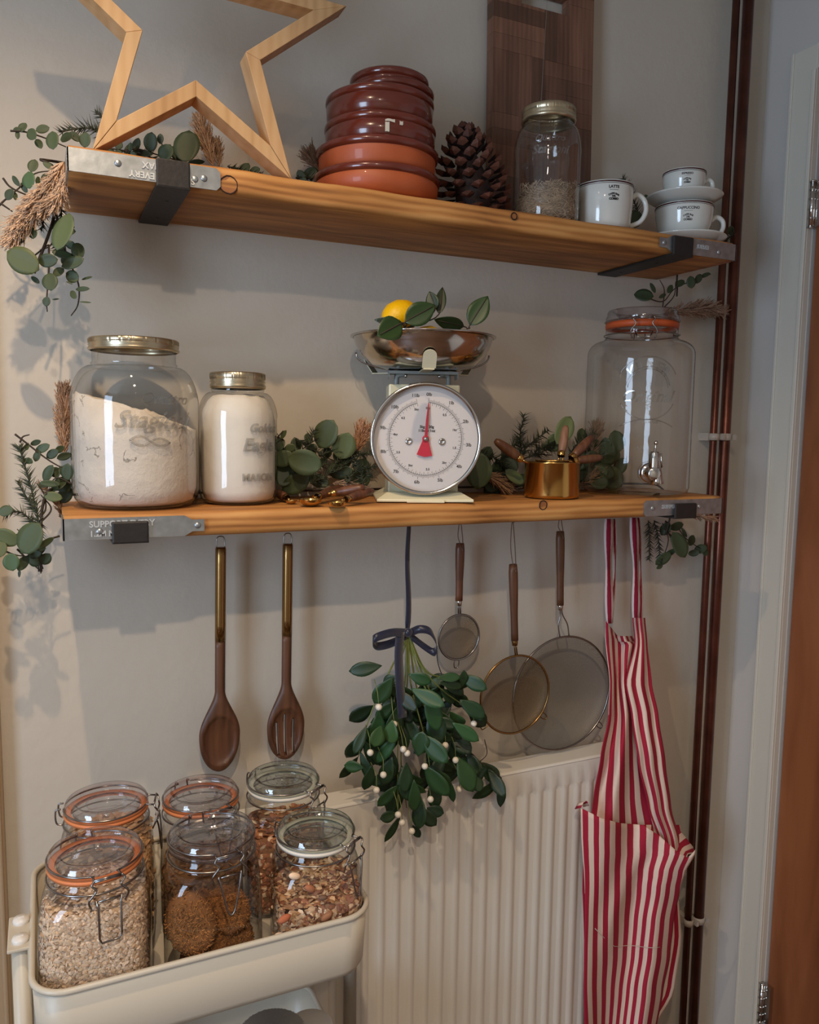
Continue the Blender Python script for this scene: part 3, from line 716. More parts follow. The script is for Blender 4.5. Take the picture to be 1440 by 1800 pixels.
pesp = [(0.0001, .001), (.026, .001), (.031, .008), (.039, .025), (.0425, .042), (.0435, .062)]
def resp(z):
    pts = pesp
    for i in range(len(pts) - 1):
        if pts[i][1] <= z <= pts[i + 1][1] + 1e-9: return pts[i][0] + (pts[i + 1][0] - pts[i][0]) * (z - pts[i][1]) / max(1e-6, pts[i + 1][1] - pts[i][1])
    return pts[-1][0]
cup('espresso_cup', 'small white cup marked ESPRESSO on top of the cup stack', cx2 - .004, cy2, ZU + .0902, pesp, .0435, .062, [(.0425, .063), (.0415, .061), (.034, .02), (.02, .01), (.0001, .008)],
    [(.041, 0, .044), (.050, 0, .049), (.058, 0, .043), (.059, 0, .030), (.052, 0, .018), (.037, 0, .018)], 'ESPRESSO', .050, .0055, -.60, -0.45, resp)

# ================================================================== lower shelf things
Z0 = ZLW
# ---- big flour jar
bx, by, br, bh = AY(240, 800, -0.112).x, -0.112, 0.098, 0.264
t = thing('mason_jar', 'largest wide glass jar with gold lid, full of pale flour, at the left', 'jar', (bx, by, Z0))
g = G(); g.lathe(jar_profile(br, bh - .003, 0.0635, 0.038, .030, .066), 96); g.build('glass_body', M_GLASS, t)
screw_lid(t, 0.068, bh - 0.018, 0.019)
g = G(); a0 = 0.0
text_round(g, 'Quattro', 0.024, br, 0.170, a0 + .36, shear=.4, bold=.0001, ext=.001); text_round(g, 'Stagioni', 0.038, br, 0.138, a0 + .17, shear=.5, bold=.0002, ext=.0012)
for ph in (0, PI):
    path = []
    for k in range(25):
        q = k / 24; an = a0 + .02 + .62 * (q - .35); z = 0.108 + 0.008 * sin(q * 2 * PI + ph) * (1 - .4 * q) - .004 * q; path.append(((br + .0003) * sin(an), -(br + .0003) * cos(an), z))
    g.tube(path, 0.0016, 6)
g.build('embossed_text', M_EMB, t)
filling('flour', 'coarse pale flour heaped inside the largest glass jar', 'flour', (bx, by, Z0 + 0.004), [(br - .026, .002), (br - .012, .008), (br - 0.006, 0.026), (br - .005, .05), (br - .005, .10), (br - .005, .150)], M_FLOUR,
        lambda x, y: -0.30 * x - .004 + 0.012 * noise.noise(V((x * 30, y * 30, 3))) + 0.006 * noise.noise(V((x * 90, y * 90, 5))))
# ---- medium flour jar
mx2, my2, mr2, mh2 = AY(419, 800, -0.105).x, -0.105, 0.0655, 0.219
t = thing('mason_jar', 'medium glass jar with gold lid filled to the neck with white flour', 'jar', (mx2, my2, Z0))
g = G(); g.lathe(jar_profile(mr2, mh2 - .003, 0.042, 0.028, .020, .045), 80); g.build('glass_body', M_GLASS, t)
screw_lid(t, 0.0455, mh2 - 0.026, 0.027)
g = G(); text_round(g, 'Golden', 0.020, mr2, 0.128, .50, shear=.3, bold=.0004, ext=.001); g.build('embossed_text', M_EMB, t); g = G(); text_round(g, 'Eagle', 0.030, mr2, 0.100, .34, shear=.3, bold=.0006, ext=.0012); g.build('embossed_text', M_EMB, t); g = G(); text_round(g, 'MASON', 0.017, mr2, 0.047, .32, bold=.0005, ext=.001)
g.build('embossed_text', M_EMB, t)
filling('flour', 'smooth white flour filling the medium glass jar up to its neck', 'flour', (mx2, my2, Z0 + 0.004), [(mr2 - .018, .001), (mr2 - .008, .006), (mr2 - 0.004, 0.02), (mr2 - .004, .06), (mr2 - .004, .138), (mr2 - .008, .155), (mr2 - .016, .170), (mr2 - .023, .178)], M_FLOUR2,
        lambda x, y: 0.004 * noise.noise(V((x * 60, y * 60, 3))))

# ---- kitchen scale
sc_ = AZ(745, 884, Z0)
kx, ky = AY(741, 800, -0.125).x, -0.125
t = thing('kitchen_scale', 'cream retro kitchen scale with round dial and steel bowl', 'kitchen scale', (kx, ky, Z0), -0.34); t.scale = (.96, .96, .96)
g = G(); g.smooth = False
b0, b1 = [(-.090, -.085), (.090, -.085), (.090, .070), (-.090, .070)], [(-.070, -.060), (.070, -.060), (.070, .055), (-.070, .055)]
P_ = [(x, y, 0.002) for x, y in b0] + [(x, y, 0.007) for x, y in b0] + [(x, y, 0.018) for x, y in b1]
g.add(P_, [(3, 2, 1, 0)] + [(i, (i + 1) % 4, (i + 1) % 4 + 4, i + 4) for i in range(4)] + [(i + 4, (i + 1) % 4 + 4, (i + 1) % 4 + 8, i + 8) for i in range(4)] + [(8, 9, 10, 11)])
g.box((-.035, -.090, .001), (.035, -.080, .006))
g.build('base', M_CREAM, t, bev=0.0015)
g = G(); g.box((-.067, -.038, .014), (.067, .050, .219)); g.build('housing', M_CREAM, t, bev=0.003)
DM = T(0, -.040, .118) @ R(PI / 2, 'X')
g = G(); g.lathe([(0.0985, -.005), (0.1005, .0), (0.1005, .036), (0.0975, .040)], 96, DM); g.build('dial_drum', M_GREYEN, t)
g = G(); g.lathe([(0.1005, .033), (0.1030, .034), (0.1035, .038), (0.1025, .042), (0.0990, .0425), (0.0965, .040)], 96, DM); g.build('dial_rim', M_STEEL, t)
g = G(); g.lathe([(0.0001, .026), (0.098, .026)], 96, DM); dial = g.build('dial_face', M_DIAL, t)
fy = -.040 - .0265
g = G(); g.smooth = False
def tick(a, r0_, r1_, w):
    a = math.radians(a); c, s = sin(a), cos(a); px_, pz_ = cos(a) * w / 2, -sin(a) * w / 2
    g.add([(r0_ * c - px_, fy, .118 + r0_ * s - pz_), (r0_ * c + px_, fy, .118 + r0_ * s + pz_), (r1_ * c + px_, fy, .118 + r1_ * s + pz_), (r1_ * c - px_, fy, .118 + r1_ * s - pz_)], [(0, 1, 2, 3)])
A0, SPAN = 4, 342
for k in range(177):
    a = A0 + SPAN * k / 176; tick(a, .0685, .0760 if k % 16 == 0 else (.0735 if k % 4 == 0 else .0715), .00045)
for k in range(101):
    a = A0 + SPAN * k / 100; tick(a, .0670, .0615 if k % 2 == 0 else .0645, .00045)
pts = [(.0677 * sin(math.radians(A0 + SPAN * k / 90)), .0677 * cos(math.radians(A0 + SPAN * k / 90))) for k in range(91)]
for k in range(90):
    (xa, za), (xb, zb_) = pts[k], pts[k + 1]; q = .990
    g.add([(xa, fy, .118 + za), (xb, fy, .118 + zb_), (xb * q, fy, .118 + zb_ * q), (xa * q, fy, .118 + za * q)], [(0, 1, 2, 3)])
for k in range(12):
    a = math.radians(A0 + SPAN * k / 11); text_flat(g, '%dlb' % k, .0085, T(.0815 * sin(a), fy, .118 + .0815 * cos(a)), .0001, 0, .0001)
for k in range(11):
    a = math.radians(A0 + SPAN * (k + (-.12 if k == 10 else 0)) / 10); text_flat(g, ('%g' % (k * .5)) + ('kg' if k % 2 == 0 else ''), .0058, T(.0565 * sin(a), fy, .118 + .0565 * cos(a)), .0001, 0, .0001)
text_flat(g, '5kg x 20g', .0068, T(0.002, fy, .140), .0001, 0, .0002); text_flat(g, '11lbs x 1oz', .0068, T(0.002, fy, .133), .0001, 0, .0002)
g.build('dial_markings', M_INK, dial)
for sx_ in (-.031, .031):
    g = G(); g.lathe([(0.0068, .0268), (0.0060, .0285), (0.0030, .0290), (0.0025, .0275), (0.0001, .0275)], 24, T(sx_, -.040, .113) @ R(PI / 2, 'X')); g.build('dial_screw', M_STEEL, dial)
g = G(); g.smooth = False; pm = T(0, fy - .004, .118) @ R(math.radians(4), 'Y')
g.prism([(-.0028, 0), (.0028, 0), (.0024, .036), (.0008, .066), (-.0008, .066), (-.0024, .036)], -.0006, .0006, pm)
g.prism([(-.0045, 0), (.0045, 0), (.0145, -.030), (.0, -.0335), (-.0145, -.030)], -.0006, .0006, pm)
g.smooth = True; g.lathe([(.0065, -.001), (.0065, .0015), (.0040, .003)], 20, pm @ R(PI / 2, 'X')); pn = g.build('pointer', M_RED, t)
g = G(); g.lathe([(.0042, .001), (.0038, .0036), (.0001, .004)], 20, pm @ R(PI / 2, 'X')); g.build('pointer_pin', M_STEEL, pn)
g = G(); g.lathe([(0.0001, .0395), (.075, .0402), (.0968, .0395)], 64, DM); g.build('dial_glass', glass('dial_glass', (.97, .97, .97), (.6, .6, .6), .05, .01), t)
# platform arms
g = G()
for s_ in (-1, 1): g.tube(spline([(s_ * .050, 0, .205), (s_ * .050, 0, .232), (s_ * .046, 0, .238), (s_ * .030, 0, .2395)], 4), .0050, 8)
g.box((-.066, -.020, .2395), (.066, .020, .2450)); g.box((-.066, -.020, .2310), (-.0645, .020, .2400)); g.box((.0645, -.020, .2310), (.066, .020, .2400))
g.build('platform_frame', M_GREYEN, t)
g = G(); g.lathe([(.0001, .222), (.008, .221), (.0095, .217), (.0080, .210)], 20, T(-.001, -.02, 0)); g.build('zero_knob', M_BRASSD, t)
for x_ in (-.034, .030):
    g = G(); g.sphere((x_, -.018, .2355), .0035, 10, 8); g.build('bolt', M_STEEL, t)
for x_ in (-.025, .022):
    g = G(); g.tube([(x_, -.025, .208), (x_, -.025, .216)], .003, 8); g.sphere((x_, -.025, .217), .004, 8, 6); g.build('bolt', M_STEEL, t)
# bowl of the scale + tongues holding it
g = G(); ex = lambda a, k: 1.0
bz = .2465
g.lathe([(.0001, bz), (.070, bz + .0015), (.098, bz + .009), (.118, bz + .026), (.128, bz + .046), (.133, bz + .062), (.1385, bz + .0635), (.1385, bz + .0622), (.1335, bz + .0605)], 96); 
bowl = g.build('bowl', M_STEEL, t, sol=0.0008)
for az in (0, PI * 2 / 3, -PI * 2 / 3):
    g = G(); g.smooth = False; M = R(az, 'Z')
    n = 8; out = [(-.0125, 0)] + [(-.0125 * cos(PI * k / n), .025 + .0125 * sin(PI * k / n)) for k in range(n + 1)] + [(.0125, 0)]
    g.prism(out, 0, .0015, M @ T(0, -.104, bz - .002) @ R(math.radians(36), 'X')); g.box((-.010, -.105, bz - .0045), (.010, -.01, bz - .0025), M); g.build('bowl_tongue', M_CREAM, t)
g = G(); path = [(.122 * cos(a), -.030, bz + .030 - .031 * sin(-a)) for a in [-PI * k / 24 for k in range(25)]]
g.tube([(.128 * cos(a), .0, bz + .032 - .034 * abs(sin(a)) ** .8) for a in [PI * k / 24 for k in range(25)]], .0017, 6); g.build('cradle_wire', M_WIRE, t)
def on_scale(x, y, z): return V((kx, ky, Z0)) + R(-0.34, 'Z') @ V((x, y, z))
def leafgeo(g, p, d, n, L_, W_, cup=.12, curl=.12, nu=7, nv=4, shape=1.0, tip=.5, base=.5):
    p, d, n = V(p), V(d).normalized(), V(n); n = (n - d * n.dot(d)); n = n.normalized() if n.length > 1e-5 else V((0, -1, .1)).cross(d).normalized()
    s = d.cross(n); n0 = len(g.v)
    for i in range(nu + 1):
        q = i / nu; w = (sin(PI * min(1, max(0, q)) ** base)) ** shape if 0 < q < 1 else 0.0
        w = max(w, 0.02)
        for k in range(nv + 1):
            e = (k / nv - .5) * 2
            g.v.append(p + d * (L_ * q) + s * (W_ / 2 * w * e) + n * (cup * W_ * (w * e) ** 2 - curl * L_ * (q ** 2)))
    for i in range(nu):
        for k in range(nv): a = n0 + i * (nv + 1) + k; g.face((a, a + 1, a + nv + 2, a + nv + 1))
def tolem(u, v, y): return AY(u, v, y)
def lemon(p, ax, s, label):
    g = G(); M = V((0, 0, 1)).rotation_difference(V(ax)).to_matrix().to_4x4()
    prof = [(0.0001, -.0405), (.004, -.040), (.008, -.036), (.018, -.030), (.026, -.018), (.0295, 0), (.026, .018), (.018, .030), (.008, .0375), (.0045, .0415), (.0001, .0425)]
    g.lathe([(r * s, z * s) for r, z in prof], 32, M); o = g.build('lemon', M_LEMON, None, p); tag(o, label, 'lemon', 'lemons in the scale bowl'); return o
BZ = Z0 + bz
l0 = AY(704, 556, ky - .005); lemon((l0.x, ky - .005, l0.z), (.8, .2, .25), 1.0, 'tallest bright yellow lemon at the left of the scale bowl')
l1 = AY(738, 574, ky - .040); lemon((kx - .01, ky - .045, BZ + .040), (1, .3, 0), .9, 'lemon low in the middle of the scale bowl behind the leaves')
l2 = AY(832, 580, ky + .01); lemon((kx + .078, ky + .012, BZ + .044), (.7, .6, .1), .85, 'lemon barely showing over the right edge of the scale bowl')
def sprig(name, label, cat, base, leaves, y, stem=.0011, mat=M_LEAF, group=None):
    # leaves: (base px, tip px, width px, dy at tip)
    t = thing(name, label, cat, base)
    bpx = None
    for (u0_, v0_, u1_, v1_, wpx, dy, tv) in leaves:
        a = AY(u0_, v0_, y); b = AY(u1_, v1_, y + dy); L_ = (b - a).length; s = (a - CP).dot(fw) / FPX
        g = G(); c = rnd(.85, 1.15) * tv; g.tint = (c, c, c * rnd(.9, 1.1)); nrm = (CP - a).normalized() + rvec() * .25
        leafgeo(g, a, b - a, nrm, L_, wpx * s, .10, .02, 9, 6, .8, base=.85); g.build('leaf', mat, t, world=True, sol=.0004)
        g = G(); g.tube(spline([base, (V(base) + a) / 2 + V((0, 0, -.003)), a, a + (b - a) * .9 + nrm * .0005], 4), [stem] * 12 + [stem * .5], 6); g.build('stem', M_STEM, t, world=True)
    return t
sprig('lemon_sprig', 'green leafy lemon sprig rising beside the tallest lemon in the scale bowl', 'sprig', tolem(712, 578, ky - .05), [(712, 566, 766, 536, 42, -.01, 1.0), (712, 568, 660, 580, 0.1, 0, 1), (765, 545, 755, 512, 24, .01, .7), (772, 552, 778, 504, 20, .015, .5), (708, 568, 658, 562, 16, .02, .6)], ky - .06)
sprig('lemon_sprig', 'broad green leaf hanging over the front left rim of the scale bowl', 'sprig', tolem(706, 568, ky - .120), [(706, 568, 664, 590, 44, -.014, 1.1)], ky - .140)
sprig('lemon_sprig', 'pair of green lemon leaves standing at the right of the scale bowl', 'sprig', tolem(826, 576, ky - .04), [(826, 572, 858, 520, 38, -.005, 1.15), (816, 574, 764, 562, 26, -.02, .9)], ky - .04)

# ---- clear drinks dispenser
dx, dy_, dr, dh = AY(1119, 800, -0.122).x, -0.122, 0.109, 0.372
dsh = AY(1119, 604, dy_).z - Z0
t = thing('drinks_dispenser', 'empty clear glass drinks dispenser with clip lid and chrome tap', 'drinks dispenser', (dx, dy_, Z0))
dtp = AY(1118, 578, dy_).z - Z0
g = G(); zsh = dsh - .025
g.lathe([(.0001, .004), (dr - .012, .003), (dr - .003, .006), (dr, .016), (dr, .12), (dr, .2), (dr, zsh)] + [(.070 + (dr - .070) * cos(PI / 2 * k / 9) ** .8, zsh + .030 * sin(PI / 2 * k / 9)) for k in range(1, 9)] + [(.0705, dtp - .016), (.0735, dtp - .010), (.0735, dtp - .004), (.0705, dtp)], 96)
g.build('glass_body', M_GLASS, t)
def clip_lid(t, r, z, hh, mg, mo, oz=.0045, tone=1):
    g = G(); g.lathe([(r * .85, z - .001), (r * 1.015, z - .001), (r * 1.03, z + oz * .5), (r * 1.015, z + oz), (r * .85, z + oz)], 72); g.build('rubber_seal', mo, t)
    z += oz
    g = G(); g.lathe([(r * .97, z), (r * 1.02, z + hh * .12), (r * 1.02, z + hh * .42), (r * .985, z + hh * .55), (r * .985, z + hh * .80), (r * .95, z + hh * .97), (r * .88, z + hh), (r * .79, z + hh * .96), (r * .72, z + hh * .62), (r * .66, z + hh * .50), (r * .60, z + hh * .54), (r * .40, z + hh * .52), (.0001, z + hh * .52)], 72)
    g.lathe([(r * .82, z + .001), (r * .80, z - .008), (r * .60, z - .010), (.0001, z - .010)], 48)
    g.lathe([(r * .50, z + hh * .54), (r * .48, z + hh * .60), (r * .46, z + hh * .54)], 48)
    g.build('glass_lid', mg, t)
clip_lid(t, .0725, dtp, .026, M_LIDG, M_ORANGED, .012)
def wire_clip(t, r, zl, zn, az, mat=M_WIRE, shape='rect', scale=1.0, wr=.0013, open_=0.0, latch=.055):
    # az: azimuth of the latch (0 = local -Y). Bail round the lid, neck ring, hinge behind, toggle and lever in front
    M = R(az, 'Z')
    g = G(); g.tube([((r + .002) * cos(a), (r + .002) * sin(a), zn) for a in [2 * PI * k / 48 for k in range(48)]], wr, 6, closed=True, M=M)
    for s_ in (-1, 1): g.tube(spline([(s_ * .012, r + .001, zn), (s_ * .012, r + .010, zn + .004), (s_ * .010, r + .011, zl - .002), (s_ * .010, r + .004, zl)], 4), wr, 6, M=M)
    g.build('neck_wire', mat, t)
    g = G(); pts = []
    for k in range(41):
        a = -PI / 2 + PI * (1 - .12) * (k - 20) / 20 ; q = abs(k - 20) / 20
        pts.append(((r + .0005) * cos(a + 0), (r + .0005) * sin(a), zl))
    w = .016 * scale; f0 = -(r + .0015)
    arcp = [((r + .001) * cos(a), (r + .001) * sin(a), zl) for a in [PI / 2 - .18 - (PI - .18 - .24) * k / 24 for k in range(25)]]
    right = arcp + [(w, f0 - .001, zl), (w, f0 - .010, zl - .001)]
    g.tube(right, wr, 6, M=M); g.tube([(-x, y, z) for x, y, z in right], wr, 6, M=M); g.tube([(w, f0 - .010, zl - .001), (-w, f0 - .010, zl - .001)], wr, 6, M=M)
    g.build('bail_wire', mat, t)
    g = G(); s2 = scale; zz = zl; drop = zl - zn
    yy = f0 - .012
    rt_ = [(w * 1.05, yy + .002, zz + .001), (w * 1.25, yy, zz - .004), (w * .95, yy - .002, zz - drop * .45), (w * 1.5, yy - .001, zz - drop * .95), (w * 1.3, yy + .004, zz - drop * 1.5)]
    P_ = spline(rt_, 5)
    g.tube([(w * 1.05, yy + .002, zz + .001), (-w * 1.05, yy + .002, zz + .001)], wr, 6, M=M)
    g.tube(P_, wr, 6, M=M); g.tube([(-x, y, z) for x, y, z in P_], wr, 6, M=M)
    g.tube([(w * .8, yy - .003, zn - .001), (-w * .8, yy - .003, zn - .001)], wr, 6, M=M)
    g.build('toggle_wire', mat, t)
    g = G(); ztop = zn; zbt = zn - latch * s2
    if shape == 'rect': L_ = [(w * 1.0, yy - .001, ztop), (w * .85, yy - .004, ztop - .008), (w * .85, yy - .005, zbt + .006), (w * .65, yy - .005, zbt), (-w * .65, yy - .005, zbt), (-w * .85, yy - .005, zbt + .006), (-w * .85, yy - .004, ztop - .008), (-w * 1.0, yy - .001, ztop)]
    else: L_ = spline([(w * 1.0, yy - .001, ztop), (w * .8, yy - .004, ztop - .015), (w * .35, yy - .006, zbt + .008), (0, yy - .006, zbt), (-w * .35, yy - .006, zbt + .008), (-w * .8, yy - .004, ztop - .015), (-w * 1.0, yy - .001, ztop)], 4)
    g.tube(L_, wr, 6, M=M); g.build('lever_wire', mat, t)
wire_clip(t, .0745, dtp + .014, dtp - .014, -.66, M_WIRE, 'rect', 1.05, .0014, latch=.012)
g = G(); aa = -.55
def arcline(g, rad, cz, R_, a0_, a1_, r_=.0011, ax=None):
    pts = []
    for k in range(29):
        q = math.radians(a0_ + (a1_ - a0_) * k / 28); x = R_ * sin(q); z = cz + R_ * cos(q); an = (ax if ax is not None else aa) + x / rad; pts.append(((rad + .0004) * sin(an), -(rad + .0004) * cos(an), z))
    g.tube(pts, r_, 6)
text_round(g, 'KILNER', .026, dr, .262, aa, bold=.0004, ext=.001, arc=.052)
arcline(g, dr, .215, .064, -62, 62); arcline(g, dr, .215, .044, -80, 80); arcline(g, dr, .215, .040, -85, 85)
text_round(g, 'Original', .032, dr, .200, aa, shear=.3, bold=.0005, ext=.001)
text_round(g, 'TRADE MARK', .0075, dr, .150, aa, ext=.0006, bold=.0001)
arcline(g, dr, .05, .106, -30, 30); text_round(g, '8', .011, dr, .178, aa, ext=.0008); text_round(g, '5L', .014, dr, .098, aa - .10, ext=.0008)
arcline(g, dr, .215, .060, 118, 242)
g.build('embossed_logo', M_EMB, t)
# tap
TM = R(-.46, 'Z') @ T(0, -dr, .050)
g = G(); g.lathe([(.0200, 0), (.0200, .003), (.0165, .006), (.0115, .007), (.0105, .022), (.0135, .024), (.0135, .036), (.0105, .038), (.0001, .038)], 32, TM @ R(PI / 2, 'X'))
g.lathe([(.0105, .010), (.0110, -.012), (.0128, -.020), (.0118, -.021), (.0085, -.010)], 24, TM @ T(.006, -.027, 0) @ R(math.radians(-8), 'Y'))
tap = g.build('tap', M_STEEL, t)
g = G(); g.lathe([(.0090, .008), (.0098, .014), (.0098, .040), (.0080, .043), (.0001, .0435)], 24, TM @ T(0, -.028, 0)); g.tube([TM @ V((.001, -.028, .042)), TM @ V((.002, -.030, .058))], .0022, 8); g.sphere(TM @ V((.002, -.030, .060)), .0042, 12, 8); g.tube([TM @ V((.012, -.031, .040)), TM @ V((.015, -.031, .012))], .0020, 8)
g.build('tap_handle', M_STEEL, tap)
g = G(); g.lathe([(.0235, -.004), (.0235, .002), (.0195, .003)], 32, TM @ R(PI / 2, 'X')); g.build('tap_washer', M_LIDG, tap)

# ---- nested brass measuring cups
def meas_cup(label, x, y, z, r, h, az, el, hl, mat, hw=.0095, neck=.016):
    t = thing('measuring_cup', label, 'measuring cup', (x, y, z), 0, 'nested brass measuring cups')
    g = G(); g.lathe([(.0001, .0006), (r - .006, .0006), (r - .001, .003), (r, .008), (r, h - .001), (r + .0008, h), (r - .0004, h), (r - .0012, h - .002), (r - .0014, .006), (.0001, .004)], 64); g.build('cup_bowl', M_BRASS, t)
    d = V((cos(az) * cos(el), sin(az) * cos(el), sin(el))); s = V((-sin(az), cos(az), 0)); p0 = V((cos(az) * (r - .001), sin(az) * (r - .001), h - .003))
    p1 = p0 + d * neck
    g = G(); 
    for q in (-1, 1): g.tube([p0 + s * .005 * q, p1 + s * .0035 * q], .0018, 8)
    g.lathe([(.0075, -.002), (.0082, .0), (.0082, .006), (.007, .008)], 20, T(*p1) @ V((0, 0, 1)).rotation_difference(d).to_matrix().to_4x4()); g.build('handle_collar', M_BRASS, t)
    g = G(); n = 10; g.tube([p1 + d * (.006 + hl * k / n) for k in range(n + 1)], [hw * (.72 + .5 * sin(PI * (k / n) ** .8) * .7) if k < n else hw * .5 for k in range(n + 1)], 16); g.build('handle', mat, t)
cxm, cym = AY(970, 850, -0.165).x, -0.165
meas_cup('largest brass measuring cup, its dark wooden handle pointing left', cxm, cym, Z0, .0535, .070, math.radians(170), math.radians(33), .058, M_WALNUT)
meas_cup('brass measuring cup nested inside, its pale wooden handle sticking up', cxm + .002, cym, Z0 + .0045, .0470, .066, math.radians(38), math.radians(66), .058, M_PALEW, .0085)
meas_cup('brass measuring cup nested inside, its brown handle leaning up to the right', cxm + .001, cym + .001, Z0 + .009, .0400, .062, math.radians(8), math.radians(38), .062, M_ACACIA, .009)
meas_cup('smallest nested brass measuring cup, its dark handle pointing flat to the right', cxm, cym, Z0 + .0135, .0330, .060, math.radians(-4), math.radians(6), .060, M_WALNUT, .008)
# ---- measuring spoons
def meas_spoon(label, u0_, v0_, u1_, v1_, r, mat=M_ACACIA, lift=.010, zb=0.0):
    a = AZ(u0_, v0_, Z0 + .006 + zb); b = AZ(u1_, v1_, Z0 + .012 + lift + zb)
    if b.y > -.03: b = V((b.x, -.03, b.z))
    t = thing('measuring_spoon', label, 'measuring spoon', (a.x, a.y, Z0), 0, 'brass measuring spoons'); d = (b - a); L_ = d.length; d.normalize()
    g = G(); c = V((a.x, a.y, Z0 + r * .62 + zb)); g.lathe([(r * sin(q), -r * .62 * cos(q)) for q in [PI / 2 * k / 8 for k in range(9)]] + [(r * 1.03, .0006), (r * .97, .0005)] + [(r * .95 * sin(q), -r * .58 * cos(q)) for q in [PI / 2 * (8 - k) / 8 for k in range(9)]], 32, T(*c)); g.build('spoon_bowl', M_BRASS, t, world=True)
    p1 = c + d * r; p2 = c + d * (r + .014)
    g = G(); g.tube([p1, p2], .0022, 8); g.lathe([(.0055, -.002), (.0062, 0), (.0062, .007), (.005, .008)], 16, T(*p2) @ V((0, 0, 1)).rotation_difference(d).to_matrix().to_4x4()); g.build('handle_collar', M_BRASS, t, world=True)
    g = G(); hl = max(.03, L_ - r - .02); n = 8; g.tube([p2 + d * (.006 + hl * k / n) for k in range(n + 1)], [.0060 + .0022 * sin(PI * k / n) if k < n else .0045 for k in range(n + 1)], 14); g.build('handle', mat, t, world=True)
meas_spoon('largest brass measuring spoon lying with its cup at the front', 546, 884, 600, 862, .0190, lift=.004)
meas_spoon('brass measuring spoon whose brown handle reaches the scale base', 592, 886, 655, 866, .0145, lift=.006)
meas_spoon('brass measuring spoon lying behind, its handle under the garland', 560, 872, 640, 858, .0115, lift=.010, zb=.006)
meas_spoon('smallest brass measuring spoon beside the medium flour jar', 512, 880, 488, 866, .0095, lift=.002)

# ================================================================== hanging things
YH = -0.045
ZB = ZLW - TH
def hook(u, label, steel=True, y=YH):
    x = AY(u, 960, y).x
    g = G(); g.tube(spline([(x, y, ZB + .006), (x, y, ZB - .004), (x, y - .005, ZB - .009), (x, y - .004, ZB - .017), (x, y + .004, ZB - .018), (x, y + .007, ZB - .011)], 5), .0014, 8)
    o = g.build('cup_hook', M_WIRE, None, (x, y, ZB), world=True); return tag(o, label, 'hook')
def flat_blade(g, rowsl, y, thick, nv=14, bowl=None, slots=()):
    # rowsl: (z, centre x, half width); makes a closed blade of elliptic thickness with an optional hollow
    n0 = len(g.v); m = nv * 2
    for (z, cx_, hw) in rowsl:
        for k in range(m):
            a = 2 * PI * k / m; x = cx_ + hw * cos(a); yy = y + thick * .5 * min(1, (hw / .014) ** .7) * sin(a)
            if bowl and sin(a) < 0.01:
                bz_, bx_, rz_, rx_, dep_ = bowl; q = ((z - bz_) / rz_) ** 2 + ((x - bx_) / rx_) ** 2
                if q < 1: yy += dep_ * (1 - q) ** .45 * min(1, hw / .02)
            g.v.append(V((x, yy, z)))
    for i in range(len(rowsl) - 1):
        for k in range(m): k2 = (k + 1) % m; g.face((n0 + i * m + k, n0 + i * m + k2, n0 + (i + 1) * m + k2, n0 + (i + 1) * m + k))
    g.face([n0 + k for k in range(m)]); g.face([n0 + (len(rowsl) - 1) * m + k for k in range(m)][::-1])
